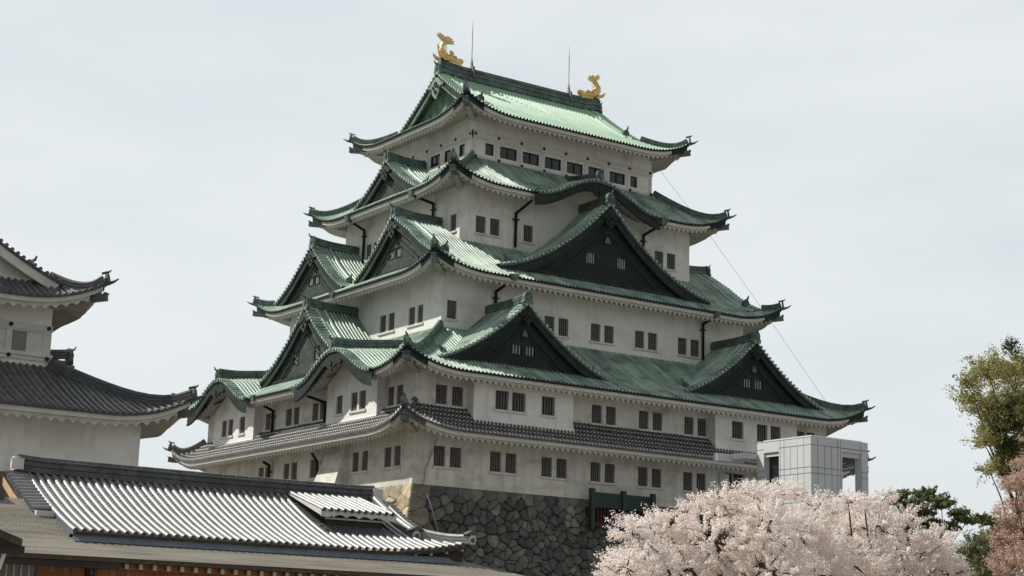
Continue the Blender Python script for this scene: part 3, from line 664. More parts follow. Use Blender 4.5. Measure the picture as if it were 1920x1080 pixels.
# golden dolphin-fish roof finials
def fish(x0, s_, tw, label):
    m_ = MB()
    def Q(a, b, y=0): return Vector((x0+s_*a, y, 28.22+b))
    body = [(-1.25, .16), (-.95, .2), (-.5, .27), (0, .32), (.4, .5), (.62, .85), (.58, 1.2), (.42, 1.5), (.3, 1.75)]
    rad = [.17, .27, .36, .40, .40, .33, .26, .2, .14]
    m_.sweep([Q(*p) for p in body], [(.85*math.cos(t*math.pi/5), math.sin(t*math.pi/5)) for t in range(10)], 0, (0, 1, 0), True, rad)
    # lower jaw, snout knob, brow
    m_.sweep([Q(-1.15, -.05), Q(-.6, .0), Q(0, .05)], [(-.1, -.26), (.08, -.26), (.08, .26), (-.1, .26)], 0, (0, 1, 0))
    m_.tube([Q(-1.42, .33), Q(-1.3, .36), Q(-1.05, .38), Q(-.8, .42)], [.1, .22, .22, .12], 0, 8, (0, 1, 0))
    for y in (-.26, .26): m_.tube([Q(-.72, .42, y), Q(-.55, .52, y), Q(-.3, .5, y)], [.06, .13, .05], 0, 6, (0, 1, 0))
    # tail fan, two spread lobes with ragged edge
    def fin(o, dirs, th=.05):
        pts = [Vector(o)]
        for i, d in enumerate(dirs):
            pts.append(Vector(o)+Vector(d)); 
            if i < len(dirs)-1:
                nx = Vector(dirs[i+1]); pts.append(Vector(o)+(Vector(d)+nx)*.5*.84)
        n = (Vector(dirs[0]).cross(Vector(dirs[-1]))).normalized()*th
        for i in range(1, len(pts)-1):
            A = [pts[0]+n*2, pts[i]+n*.4, pts[i+1]+n*.4]; B = [pts[0]-n*2, pts[i]-n*.4, pts[i+1]-n*.4]
            m_.poly(A); m_.poly(B); m_.poly([A[1], A[2], B[2], B[1]])
        m_.poly([pts[0]+n*2, pts[1]+n*.4, pts[1]-n*.4, pts[0]-n*2]); m_.poly([pts[0]+n*2, pts[-1]+n*.4, pts[-1]-n*.4, pts[0]-n*2])
    tb = Q(.3, 1.45)
    def dv(a, b, y=0): return (s_*a, y, b)
    fin(tb, [dv(-.85*tw, .12, -.1), dv(-.82*tw, .36, -.1), dv(-.62*tw, .56, -.12), dv(-.36*tw, .7, -.1), dv(-.12, .74, -.05), dv(0.05, .62)])
    fin(tb, [dv(-.05, .62), dv(.18*tw, .82, .08), dv(.42*tw, .92, .1), dv(.6*tw, .88, .12), dv(.74*tw, .68, .12)])
    # back fins and pectoral fins
    fin(Q(.45, .5), [dv(.35, .95), dv(.5, .85), dv(.56, .7), dv(.5, .45), dv(.3, .2)])
    for y in (-.25, .25):
        fin(Q(.2, .1, y), [dv(.98, .62, y*.8), dv(.9, .42, y), dv(.84, .25, y), dv(.66, .1, y*.8), dv(.3, -.08, y*.4)])
        fin(Q(-.1, .35, y), [dv(.3, .5, y*1.2), dv(.1, .52, y*1.3), dv(-.1, .42, y*1.2), dv(-.22, .25, y)])
    # dorsal spikes
    for i in range(7):
        t = i/6; a_ = Q(.12+.22*t-.12*t*t, .62+t*.85); m_.tube([a_, a_+Vector((-s_*.16, 0, .06))], [.07, .015], 0, 5, (0, 1, 0))
    o = m_.build('dolphin_fish_finial', ['gold'], keep); o['label'] = label
fish(-6.95, -1, 1.0, 'golden dolphin fish finial at the near end of the top ridge')
fish(7.05, 1, .95, 'golden dolphin fish finial at the far end of the top ridge')
for x in (-4.72, 4.72):
    m_ = MB(); m_.tube([(x, 0, 28.2), (x, 0, 28.6), (x, 0, 29.1)], [.2, .14, .045], 0, 8); m_.tube([(x, 0, 29.0), (x, 0, 31.2), (x, 0, 32.25)], [.045, .035, .012], 0, 6)
    m_.box(x-.07, x+.07, -.4, .4, 27.4, 28.3, 1); m_.build('lightning_rod', ['steel', 'rust'], keep)

# ------------------------------------------------------------------ stone base
base = empty('stone_base', (0, 0, -18), 'battered dry stone base of fitted grey and tan boulders under the white keep', 'stone wall')
def batter(h): return .30*h+.012*h*h
def stone_face(f, hu, hv, top, s0, s1, hmax, name):
    P = frame(f); bk = MB(); st = MB(); st.col = []
    def Q(s, h, out_=0):
        s = max(-hu+.0, min(hu, s)); b_ = batter(h)
        k_ = (hu+b_)/hu
        return P(s*k_, hv+b_+out_, top-h)
    hs = arange(0, hmax, 1.0)
    bk.grid([[Q(s, h, -.03) for s in (-hu, 0, hu)] for h in hs], 0, False)
    rnd = random.Random(11 if f == 'R' else 5)
    seeds = []
    # long and short corner stones
    for ci, cs in ((0, -hu), (1, hu)):
        h = .42; j = 0
        while h < hmax:
            sg = 1 if cs < 0 else -1
            wd = 1.5 if (j+(f == 'R')) % 2 else .85
            seeds.append((cs+sg*wd*.5, h, 1)); h += .82; j += 1
    # flat capping course
    s = -hu+2.0
    while s < hu-1.8: seeds.append((s, .33+rnd.uniform(-.03, .03), 2)); s += rnd.uniform(.75, 1.15)
    y = .98
    while y < hmax+.6:
        s = -hu+1.9+rnd.uniform(0, .5)
        while s < hu-1.5:
            (rnd.random() > .14) and seeds.append((s+rnd.uniform(-.36, .36), y+rnd.uniform(-.34, .34), 0)); s += rnd.uniform(.45, .88)
        y += .50
    for q in range(int(2*hu*hmax*.28)):   # small packing stones
        seeds.append((rnd.uniform(-hu+2, hu-2), rnd.uniform(1.2, hmax), 0))
    arr = [(x, y_) for x, y_, _ in seeds]
    for i, (x, y_, kd) in enumerate(seeds):
        if not (s0 <= x <= s1): continue
        poly = [(x-1.6, y_-1.2), (x+1.6, y_-1.2), (x+1.6, y_+1.2), (x-1.6, y_+1.2)]
        bounds = [((-hu, 0), (1, 0)), ((hu, 0), (-1, 0)), ((0, 0), (0, 1))]
        cuts = [(p, n) for p, n in bounds]
        for j2, (a_, b_) in enumerate(arr):
            if j2 != i and abs(a_-x) < 3 and abs(b_-y_) < 2.4:
                cuts.append((((x+a_)/2, (y_+b_)/2), (x-a_, y_-b_)))
        for p, n in cuts:
            new = []
            for q in range(len(poly)):
                A, B = poly[q], poly[(q+1) % len(poly)]
                da = (A[0]-p[0])*n[0]+(A[1]-p[1])*n[1]; db = (B[0]-p[0])*n[0]+(B[1]-p[1])*n[1]
                if da >= 0: new.append(A)
                if (da >= 0) != (db >= 0):
                    t = da/(da-db); new.append((A[0]+(B[0]-A[0])*t, A[1]+(B[1]-A[1])*t))
            poly = new
            if len(poly) < 3: break
        if len(poly) < 3: continue
        cx_ = sum(p[0] for p in poly)/len(poly); cy_ = sum(p[1] for p in poly)/len(poly)
        bulge = rnd.uniform(.08, .24) if kd == 0 else .07
        tx, ty = (0, 0) if kd else (rnd.uniform(-.08, .08), rnd.uniform(-.08, .08))
        # rounded corners: subdivide edges and pull toward a circle
        pp = []
        for q in range(len(poly)):
            A, B = poly[q], poly[(q+1) % len(poly)]
            if math.hypot(A[0]-B[0], A[1]-B[1]) < .05: continue
            for t, q2_ in ((.08, .93), (.3, .985), (.5, 1.0), (.7, .985), (.92, .93)):
                q2_ = 1 if kd else q2_*rnd.uniform(.95, 1.01); q2_ = q2_ if not kd else .99
                pp.append((cx_+(A[0]+(B[0]-A[0])*t-cx_)*q2_+rnd.uniform(-.022, .022), cy_+(A[1]+(B[1]-A[1])*t-cy_)*q2_+rnd.uniform(-.022, .022)))
        rings = []
        for sc_, o_ in ((1.0, -.08), (.978, bulge*.35), (.86, bulge*.8), (.5, bulge)):
            rings.append([Q(cx_+(p[0]-cx_)*sc_, max(0, cy_+(p[1]-cy_)*sc_), o_+(p[0]-cx_)*tx+(p[1]-cy_)*ty+rnd.uniform(-.02, .02)) for p in pp])
        n = len(pp)
        if n < 3: continue
        r_ = rnd.random()
        if f == 'R':
            colr = (.105, .108, .106) if r_ < .42 else (.14, .138, .128) if r_ < .78 else (.18, .17, .145) if r_ < .93 else (.23, .20, .15) if r_ < .975 else (.14, .12, .10)
            if -6.3 < x < -4.9 and y_ < 2.2: colr = (.23, .225, .20)
            if kd == 1: colr = (.28, .255, .205) if rnd.random() < .7 else (.19, .18, .155)
            if kd == 2 and r_ > .4: colr = (.185, .18, .16)
        else:
            colr = (.34, .29, .21) if r_ < .4 else (.27, .25, .20) if r_ < .7 else (.36, .28, .18) if r_ < .85 else (.20, .20, .18)  # left face stones lighter and warmer, sunlight on that side put into the colour
            if kd == 1: colr = (.42, .35, .235)
        g_ = rnd.uniform(.7, 1.35); colr = tuple(c_*g_ for c_ in colr)+(1,)
        b0 = len(st.f)
        for q in range(len(rings)-1): st.grid([rings[q]+[rings[q][0]], rings[q+1]+[rings[q+1][0]]], 0, True)
        b_ = len(st.v); st.v.extend([tuple(p) for p in rings[-1]]); st.f.append(list(range(b_, b_+n))); st.m.append(0); st.sm.append(True)
        st.col.extend([colr]*(len(st.f)-b0))
    bo = bk.build('rubble_backing', ['joint'], base)
    o = st.build('stone_facing', ['stone'], base); return o
# stone top meets the plaster; the right part beyond the green screen sits lower
stone_face('R', 18.0, 15.33, -6.13, -18, 18, 11.9, 'R')
stone_face('L', 15.33, 18.0, -6.13, -15.33, 15.33, 11.9, 'L')
for f, hu, hv in (('E', 15.33, 18), ('N', 18, 15.33)):
    P = frame(f); bk = MB()
    bk.grid([[P(s*(hu+batter(h))/hu, hv+batter(h)-.03, -6.13-h) for s in (-hu, hu)] for h in arange(0, 11.9, 1)]); bk.build('rubble_backing', ['stone' if 0 else 'joint'], base)
cp = MB(); cp.box(-17.9, 17.9, -15.2, 15.2, -6.3, -6.14); cp.build('capping', ['joint'], base)

# green timber screen over the cellar window
gs = empty('timber_screen', (-2.25, -16.4, -18), 'dark green boarded timber screen with three posts on the stone base', 'screen')
m_ = MB()
m_.box(-4.8, .35, -16.52, -16.42, -6.72, -5.72)
for i in range(5): m_.box(-4.8, .35, -16.56, -16.525, -6.70+i*.195, -6.70+i*.195+.17)
m_.build('boarding', ['greenwood'], gs)
for x in (-4.95, -2.32, .22):
    p_ = MB(); p_.box(x, x+.3, -16.68, -16.35, -8.2, -5.5); p_.build('post', ['greenwood'], gs)
m_ = MB(); m_.box(-4.7, .3, -15.9, -15.7, -7.75, -6.7)
for i in range(17): m_.box(-4.6+i*.29, -4.48+i*.29, -16.46, -16.36, -7.7, -6.73)
m_.box(-4.75, .3, -16.55, -16.3, -7.95, -7.72); m_.build('lattice', ['redwood'], gs)

# ------------------------------------------------------------------ cables
def cable(pts, r, label, name='cable'):
    m_ = MB(); m_.tube(pts, r, 0, 5); return tag(m_.build(name, ['steel']), label, 'cable')
cable([(7.9, -7.2, 21.3), (10.21, -11, 15.25), (13.4, -14, 8.83), (17.8, -15.5, 2.8)], .012, 'thin slack wire hanging past the roofs on the right of the keep')
def cb(x, y, z): return (x, y, z)
cable([(-16.4, -15.5, -3.2), (-17.1, -15.42, -5.2), (-17.3, -15.55, -6.1), (-17.2, -16.35, -7.5), (-17.0, -17.6, -10.2)], .03, 'thin pale wire running down the near corner of the stone base')

# ================================================================== SMALL KEEP
sk = empty('small_keep', (-53.6, -12, -18), 'white plastered two storey turret with grey tiled roofs at the left edge', 'turret')
scx, scy = -53.6, -12.0
tm = ('tile', 'tile_dark', 'tile_dark')
SKW, SKU = (14.35, 11.0), (10.5, 7.15)
skirt(sk, scx, scy, (16.3, 13.0), SKU, -5.05, -2.2, SKW, mats=tm, sp=.36, rr=.10, wavep=.56, wavea=.2, faces='REL', detail='R', tip='tile_dark', cdark=False, lift=1.2)
skirt(sk, scx, scy, (12.6, 9.15), (10.2, 6.75), 1.15, 2.55, SKU, mats=tm, sp=.36, rr=.10, wavep=.56, wavea=.2, faces='REL', detail='R', tip='tile_dark', cdark=False, lift=1.2, k=.1)
gable(sk, frame('R', scx, scy), 0, 10.6, 7.9, -6.5, 9.6, 2.3, 7.2, 1.9, k=.42, mats=('tile', 'tile_dark', 'tile_dark', 'plaster'), sp=.36, rr=.10, wmat='trim', lines=True, gegyo=False, bh=.55, rh=1.0)
gable(sk, frame('E', scx, scy), 0, 4.2, 14.3, 10.4, -.55, -3.8, 13.6, -4, mats=('tile', 'tile_dark', 'tile_dark', 'plaster'), wmat='trim', lines=False, gegyo=False, rh=.55, sp=.36, rr=.1)
mb = MB()
for f in 'RELN':
    P = frame(f, scx, scy); hu, hv = (SKW if f in 'RN' else SKW[::-1])
    b_ = .06; mb.grid([[P(-hu, hv, -4.6), P(hu, hv, -4.6)], [P(-hu, hv, -12), P(hu, hv, -12)]], 0, False)
mb.build('wall', ['plaster'], sk)
skw = [(-46.9+.05-scx-.6, -45.49-scx, -1.5, -.42), (-45.16-scx, -43.45-scx, -1.5, -.42)]
mb = MB()
for f in 'RELN':
    P = frame(f, scx, scy); hu, hv = (SKU if f in 'RN' else SKU[::-1])
    wall(mb, P, -hu, hu, hv, -2.9, 1.8, skw if f == 'R' else [], dep=.12)
mb.build('wall', ['plaster'], sk)
P = frame('R', scx, scy)
for x0, x1, z0, z1 in skw:
    m_ = MB(); xm = x0+(x1-x0)*.47
    m_.fbox(P, x0-.01, x1+.01, 7.15-.14, 7.15-.12, z0, z1, 0); m_.fbox(P, xm, x1, 7.15-.12, 7.15-.07, z0, z1, 0)
    wo = m_.build('window', ['trim'], sk); m_ = MB()
    for i in range(15): 
        z = z0+.03+i*(z1-z0-.05)/15; m_.fbox(P, x0+.02, xm-.02, 7.15-.12, 7.15-.06, z, z+.035, 0)
    m_.build('louvre', ['shutter' if 'shutter' in M else 'lattice'], wo)
m_ = MB()
for z0, z1, pr in ((-.32, .0, .07), (-1.72, -1.55, .14), (-1.93, -1.74, .08), (-.41, -.34, .03)):
    m_.fbox(P, -10.5-pr, 10.5+pr, 7.1, 7.15+pr, z0, z1)
m_.fbox(P, 10.25, 10.54, 7.1, 7.19, -1.55, -.41); m_.fbox(P, -45.47-scx, -45.18-scx, 7.1, 7.19, -1.55, -.41)
m_.build('timber_band', ['trim'], sk)
for x in (-47.35, -45.3, -43.25):
    for z, pr in ((-.15, .07), (-1.78, .1)):
        q = P(x-scx, 7.15+pr, z); m_ = MB(); m_.sweep([q, q+Vector((0, -.06, 0))], [(.12*math.cos(t*math.pi/3), .12*math.sin(t*math.pi/3)) for t in range(6)])
        m_.build('nail_cover', ['copper_dark'], sk)
m_ = MB()
m_.hexa([P(-14.9, 11.6, -18), P(14.9, 11.6, -18), P(14.9, -11.6, -18), P(-14.9, -11.6, -18), P(-14.35, 11.0, -12), P(14.35, 11.0, -12), P(14.35, -11, -12), P(-14.35, -11, -12)])
m_.build('stone_footing', ['joint'], sk)

# ================================================================== LIFT TOWER
lt = empty('elevator_tower', (6.5, -25.5, -18), 'modern grey panel clad elevator tower standing in front of the keep', 'elevator tower')
X0, X1, Y0, Y1, ZT = 3.91, 9.08, -28.0, -23.03, -2.21
m_ = MB()
m_.box(X0, X1, Y0, Y1, -2.98, ZT)               # head frame
m_.box(X0+.3, X1-.25, Y0+.25, Y1-.25, ZT, ZT+.1)
m_.box(X0, 6.72, Y0, Y1-2.05, -18, -2.98); m_.box(6.15, 6.718, Y1-2.04, Y1, -18, -2.985)
m_.box(X0, X0+.55, Y1-.62, Y1, -18, -2.98); m_.box(8.43, X1, Y0, Y0+.55, -18, -2.98); m_.box(8.45, X1, Y1-.62, Y1, -18, -2.98)
m_.box(6.72, 8.43, Y0+.12, Y0+.22, -3.3, -2.98)
m_.box(X0+.12, X0+.2, Y1-2.05, Y1-.62, -3.25, -2.98)
m_.box(6.72, X1-.01, Y0+.01, Y1-.01, -18, -6.0)
m_.build('cladding', ['panelgrey'], lt)
m_ = MB(); e = .012
for z in (-2.76, -4.19, -4.57, -6.4, -6.8):
    m_.box(X0-e, 6.72, Y0-e, Y0, z-.012, z+.012); m_.box(X0-e, X0, Y0-e, Y1-2.05, z-.012, z+.012)
    m_.box(8.43, X1+e, Y0-e, Y0, z-.012, z+.012); m_.box(X0-e, X0, Y1-.62, Y1, z-.012, z+.012)
m_.box(6.72, 8.43, Y0-e, Y0, -2.98+.2, -2.98+.235)
for i, x in enumerate((4.52, 5.13, 5.76, 6.30)):
    top = ZT-.05 if i in (0, 3) else -2.76
    m_.box(x-.009, x+.009, Y0-e*.8, Y0, -10, top)
m_.box(6.56, 6.578, Y0-e*.8, Y0, -10, ZT-.05); m_.box(8.44, 8.458, Y0-e*.8, Y0, -10, ZT-.05)
for i, y in enumerate((-27.37, -26.79, -26.15, -25.56, -25.2)):
    top = ZT-.05 if i in (0, 3, 4) else -2.76
    m_.box(X0-e*.8, X0, y-.009, y+.009, -10, top)
m_.box(X0-e, X0, Y0+.0, Y1, ZT-.07, ZT-.05)
m_.build('panel_seams', ['seam'], lt)
m_ = MB(); m_.box(X0+.5, X0+.56, Y1-2.05, Y1-.62, -6, -3.2); m_.build('glazing', ['glass'], lt)
m_ = MB(); m_.box(1.6, X0, -21.7, -21.3, -3.5, -3.0); m_.hexa([(2.9, -23.0, -3.35), (X0, -23.0, -3.35), (X0, -20.5, -3.35), (2.9, -20.5, -3.35), (2.7, -23.1, -3.0), (X0, -23.1, -3.0), (X0, -20.4, -3.0), (2.7, -20.4, -3.0)])
m_.build('canopy', ['panelgrey'], lt)
m_ = MB(); m_.box(7.0, 9.0, Y1, -15.6, -6.4, -6.1); m_.box(4.5, 7.0, Y1-.1, -15.6, -6.4, -6.1)
for i in range(8): m_.box(4.45, 4.51, Y1+i*.95, Y1+i*.95+.06, -6.1, -5.1)
m_.box(4.44, 4.52, Y1, -15.6, -5.15, -5.05); m_.build('footbridge', ['panelgrey'], lt)

# ================================================================== PALACE HALL
ph = empty('palace_hall', (-48, -55, -18), 'long low palace hall with silvery tiled upper roof, brown shingle eaves and orange timber walls', 'hall')
RY, RZ, EY, EZ = -52.0, -11.05, -56.7, -13.12
def pzf(y, k=.28):
    t = (RY-y)/(RY-EY); return RZ+(EZ-RZ)*(t*(1+k*(1-t)))
XL, XR = -55.0, -42.05
def plift(x): return .42*max(0, 1-(-40.75-x)/4.5)**2.4
def pz2(x, y): t = (RY-y)/(RY-EY); return pzf(y)+plift(x)*t**3
m_ = MB(); sp = .272
def xr_at(y): return XR+.75 if y > -54.9 else -42.0+(-54.9-y)*(1.25/1.8)
ys = [RY+(EY-RY)*i/30 for i in range(31)]
# stepped pan tiles
rows = []
for i in range(30):
    y0, y1 = ys[i], ys[i+1]
    xs_ = arange(0, 1, 1/24)
    r0 = [(XL+(xr_at(y0)-XL)*t, y0, pz2(XL+(xr_at(y0)-XL)*t, y0)+.012) for t in xs_]; r1 = [(XL+(xr_at(y1)-XL)*t, y1, pz2(XL+(xr_at(y1)-XL)*t, y1)+.045) for t in xs_]
    rows += [r0, r1]
m_.grid(rows, 1, False)
q = 0; x = XL+.05; ribs = []
DX0, DX1 = -45.62, -42.72
while x < -40.9:
    yt = RY if x < XR+.2 else -54.9-(x+42.0)*1.8/1.25+.1
    segs = [(yt, EY)]
    if DX0+.1 < x < DX1: segs = [(-55.25, EY)]
    for ya, yb in segs:
        if ya-yb < .25: continue
        n = max(2, int((ya-yb)/.45))
        m_.rib([(x+random.uniform(-.004, .004), a_, pz2(x, a_)+.035) for a_ in arange(yb-.05, ya, .45)[::-1]], (1, 0, 0), .082, 0, True, 8, 2)
    x += sp
# upper-left verge with short cross tiles, and the right-hand verge
for xs0, xs1, sg in ((-55.66, -55.02, -1), (-42.0, -41.2, 1)):
    y = RY-.05
    while y > -54.75:
        z = pzf(y); sl = (pzf(y-.05)-pzf(y+.05))
        T_ = Vector((0, -.1, sl)).normalized()
        xe, xi = (xs0, xs1) if sg < 0 else (xs1, xs0)
        m_.rib([(xi, y, z+.03), (xe, y, z+.0)], T_, .085, 1, True, 4, 2)
        y -= .235
    a_ = [(xs0, y2, pzf(y2)-.02) for y2 in arange(-54.85, RY, .3)]; b_ = [(xs1, y2, pzf(y2)-.02) for y2 in arange(-54.85, RY, .3)]
    m_.grid([a_, b_], 1, False)
    a2 = [(p[0], p[1], p[2]-.14) for p in (a_ if sg < 0 else b_)]; m_.grid([a_ if sg < 0 else b_, a2], 2, False)
# north slope (plain), seen only from elsewhere
m_.grid([[(XL-.9, 2*RY-y, pzf(y)), (-41.2, 2*RY-y, pzf(y))] for y in ys[::5]], 1, False)
tr_ = m_.build('tiled_roof', ['glazed', 'glazed_pan', 'tile_dark'], ph)
m_ = MB()
def hr_(pts, w_, h): m_.sweep(pts, ridgeprof(w_, h), 0)
m_.sweep([(-55.35, RY, RZ+.05), (-54.6, RY, RZ+.0), (-48, RY, RZ-.03), (-42.6, RY, RZ), (-41.95, RY, RZ+.03)], ridgeprof(.42, .56), 0)
for i in range(27): m_.box(-55.1+i*.5, -55.07+i*.5, RY-.222, RY+.222, RZ, RZ+.5, 0)
m_.build('ridge', ['tile_dark'], tr_)
for x, sg in ((-55.38, -1), (-41.92, 1)):
    m_ = MB(); y = RY-.02
    m_.sweep([(x-sg*.12, y, RZ+.28), (x+sg*.08, y, RZ+.28)], [(.26*math.cos(t*math.pi/3), .26*math.sin(t*math.pi/3)) for t in range(6)], 0)
    m_.tube([(x-.02, y-.24, RZ+.28), (x-.02, y-.16, RZ+.28)], [.13, .13], 1, 10, (0, 0, 1)); m_.sweep([(x-.2, y-.23, RZ+.28), (x+.2, y-.23, RZ+.28)], [(-.03, -.2), (.03, -.2), (.03, .16), (-.03, .16)], 0)
    m_.build('ridge_end', ['white', 'tile_dark'], tr_)
# descending ridge and corner ridge on the right
m_ = MB()
ys_ = arange(-55.25, RY-.1, .35)[::-1]
m_.sweep([(-42.1, y, pz2(-42.1, y)+.0) for y in ys_], ridgeprof(.34, .34), 0)
m_.sweep([(-41.62, y, pz2(-42.1, y)+.0) for y in ys_[:-2]], ridgeprof(.16, .16), 0)
cor = [(-42.0+(1.28)*t, -54.95-1.78*t, pz2(-42.0+1.28*t, -54.95-1.78*t)+.02) for t in (0, .2, .4, .6, .8, 1.0)]
m_.sweep(cor, ridgeprof(.30, .34), 0); m_.build('corner_ridge', ['glazed'], tr_)
for (x, y, z) in ((-42.1, -55.3, pz2(-42.1, -55.3)+.02), (-40.72, -56.75, pz2(-40.72, -56.7)+.02)):
    m_ = MB(); s = .6
    m_.sweep([(x, y+.05, z+.12), (x, y-.08, z+.12)], [(.26*s*math.cos(t*math.pi/3), .3*s*math.sin(t*math.pi/3)) for t in range(6)], 0)
    m_.sweep([(x, y-.08, z+.1), (x, y-.1, z+.1)], [(.09*math.cos(t*math.pi/5), .09*math.sin(t*math.pi/5)) for t in range(10)], 1)
    m_.hexa([(x-.3, y-.12, z+.3), (x+.3, y-.12, z+.3), (x+.3, y+.2, z+.3), (x-.3, y+.2, z+.3), (x-.05, y-.12, z+.44), (x+.05, y-.12, z+.44), (x+.05, y+.2, z+.44), (x-.05, y+.2, z+.44)], 1)
    m_.build('ridge_end', ['white', 'tile_dark'], tr_)
# eave boards below the tiles
m_ = MB(); xe = arange(XL, -40.85, .5)
m_.grid([[(x, EY+.02, pz2(x, EY)-.01) for x in xe], [(x, EY+.02, pz2(x, EY)-.13) for x in xe], [(x, EY+.35, pz2(x, EY)-.13) for x in xe]], 0, False)
for x in arange(XL+.2, -41.0, .62): m_.box(x-.03, x+.03, EY+.06, EY+.25, pz2(x, EY)-.2, pz2(x, EY)-.13, 2)
m_.grid([[(x, EY+.3, pz2(x, EY)-.13) for x in xe], [(x, EY+.3, EZ-.25) for x in xe]], 1, False)
m_.hexa([(XL, EY-.2, -13.42), (-41.3, EY-.2, -13.42), (-41.3, EY+.3, -13.42), (XL, EY+.3, -13.42), (XL, EY+.06, -13.20), (-41.6, EY+.06, -13.20), (-41.6, EY+.3, -13.20), (XL, EY+.3, -13.20)], 3)
m_.build('eave_board', ['shingle_edge', 'wood_dark', 'white', 'bluegrey'], tr_)
# left gable of the tiled roof
m_ = MB()
yy = arange(-54.8, RY, .25)
m_.grid([[(-55.75, y, pzf(y)-.12) for y in yy], [(-55.75, y, pzf(y)-.42) for y in yy]], 0, False); m_.grid([[(-55.85, 2*RY-y, pzf(y)-.12) for y in yy], [(-55.85, 2*RY-y, pzf(y)-.42) for y in yy]], 0, False)
m_.grid([[(-55.3, y, pzf(y)-.1) for y in yy], [(-55.3, y, -13.2) for y in yy]], 0, False); m_.grid([[(-55.3, 2*RY-y, pzf(y)-.1) for y in yy], [(-55.3, 2*RY-y, -13.2) for y in yy]], 0, False)
m_.poly([(XL, -54.8, pzf(-54.8)), (XL, EY, EZ), (XL, EY, -13.3), (XL, -54.8, -13.3)], 3)
m_.box(-55.6, -54.95, -55.05, -54.86, -12.75, -12.45, 2); m_.hexa([(-55.75, -55.3, -12.98), (-54.95, -55.3, -12.98), (-54.95, -54.9, -12.98), (-55.75, -54.9, -12.98), (-55.65, -55.1, -12.78), (-54.95, -55.1, -12.78), (-54.95, -54.9, -12.78), (-55.65, -54.9, -12.78)], 3)
m_.build('gable_end', ['wood_pale', 'wood', 'white', 'bluegrey'], ph)
# dormer vent
m_ = MB()
def dz(y): return -11.02+(-11.72+11.02)*((-52.3-y)/2.5)
m_.grid([[(DX0, y, dz(y)), (DX1+.1, y, dz(y))] for y in (-52.25, -53.5, -54.82)], 0, False)
x = DX0+.1
while x < DX1+.1:
    m_.rib([(x, -52.25, dz(-52.25)+.02), (x, -53.5, dz(-53.5)+.02), (x, -54.86, dz(-54.86)+.02)], (1, 0, 0), .075, 0, True, 6, 2); x += .272
m_.poly([(DX0, -52.3, dz(-52.3)), (DX0, -54.82, dz(-54.82)), (DX0, -54.82, dz(-54.82)-.2), (DX0, -52.3, dz(-52.3)-.04)], 1); m_.poly([(DX1+.1, -52.3, dz(-52.3)), (DX1+.1, -54.82, dz(-54.82)), (DX1+.1, -54.82, dz(-54.82)-.2), (DX1+.1, -52.3, dz(-52.3)-.04)], 1)
xw = arange(DX0, DX1+.1, .05)
m_.grid([[(x, -54.80, dz(-54.8)-.02) for x in xw], [(x, -54.80, dz(-54.8)-.24+.09*abs(math.sin(math.pi*(x-DX0)/.5)) if DX0+.35 < x < DX1-.25 else dz(-54.8)-.24) for x in xw]], 1, False)
m_.grid([[(x, -54.80, dz(-54.8)-.16) for x in (DX0, DX1)], [(x, -53.4, dz(-53.4)-.14) for x in (DX0, DX1)]], 3, False)
m_.box(DX0+.4, DX1-.3, -54.5, -54.42, dz(-54.8)-.5, dz(-54.8)-.2, 3); m_.box(DX0+.3, DX1-.2, -54.62, -54.56, dz(-54.8)-.3, dz(-54.8)-.24, 1)
for r_i in range(5):
    y0 = -54.35-r_i*.19; 
    for xi in range(11):
        x = DX0+.12+xi*.26+(r_i % 2)*.13
        if x+.25 > DX1+.05: continue
        m_.hexa([(x, y0-.2, pzf(y0-.2)+.03), (x+.25, y0-.2, pzf(y0-.2)+.03), (x+.25, y0, pzf(y0)+.02), (x, y0, pzf(y0)+.02), (x, y0-.2, pzf(y0-.2)+.085), (x+.25, y0-.2, pzf(y0-.2)+.085), (x+.25, y0, pzf(y0)+.05), (x, y0, pzf(y0)+.05)], 2)
m_.build('roof_vent', ['glazed', 'white', 'tile_dark', 'wood_dark'], tr_)
# shingle lower roof
SY, SZ = -58.75, -13.95
def sz(y): t = (y-SY)/(-56.3-SY); return SZ+.62*t+.06*t*t
m_ = MB()
def sxr(y): t = (y-SY)/(-56.3-SY); return -38.5-2.2*t
ysh = arange(SY, -56.3, .35)
def slift(x): return .0*x
m_.grid([[(-62+(sxr(y)+62)*t, y, sz(y)+.10*max(0, t-.9)*10*0) for t in arange(0, 1, .05)] for y in ysh], 0)
m_.grid([[(x, y, sz(-56.3)+(y+56.3)*.52*(1+.0*x)) for x in (-66, -62, -58, -54.96)] for y in arange(-56.3, -53.95, .4)], 0)
m_.grid([[(-66, y, sz(y)), (-62, y, sz(y))] for y in ysh], 0)
m_.grid([[(x, y, sz(-56.3)+.0-(y+56.3)*0) for x in (-41.0, sxr(-56.3))] for y in (-56.3, -48)], 0, False)
m_.grid([[(sxr(SY), SY, sz(SY)), (sxr(-57.5), -57.5, sz(-57.5)), (sxr(-56.3), -56.3, sz(-56.3))], [(sxr(SY), -50, sz(SY)-.02), (sxr(-57.5), -50, sz(-57.5)), (sxr(-56.3), -50, sz(-56.3))]], 0, False)
so_ = m_.build('shingle_roof', ['shingle'], ph)
m_ = MB(); m_.box(-66, sxr(SY), SY+.02, SY+.3, SZ-.13, SZ-.012, 0); m_.box(-66, -54.25, SY+.06, SY+.2, SZ-.33, SZ-.135, 1); m_.box(-54.25, sxr(SY)-.2, SY+.5, SY+.62, SZ-.3, SZ-.13, 2)
m_.build('eave_board', ['shingle_edge', 'wood_dark', 'wood'], so_)
zt_ = sz(-56.3)+2.35*.52
m_ = MB(); m_.sweep([(-66, -53.95, zt_), (-56.35, -53.95, zt_)], [(-.2, -.1), (-.2, .2), (.2, .2), (.2, -.1)], 0); m_.build('ridge', ['tile_dark'], so_)
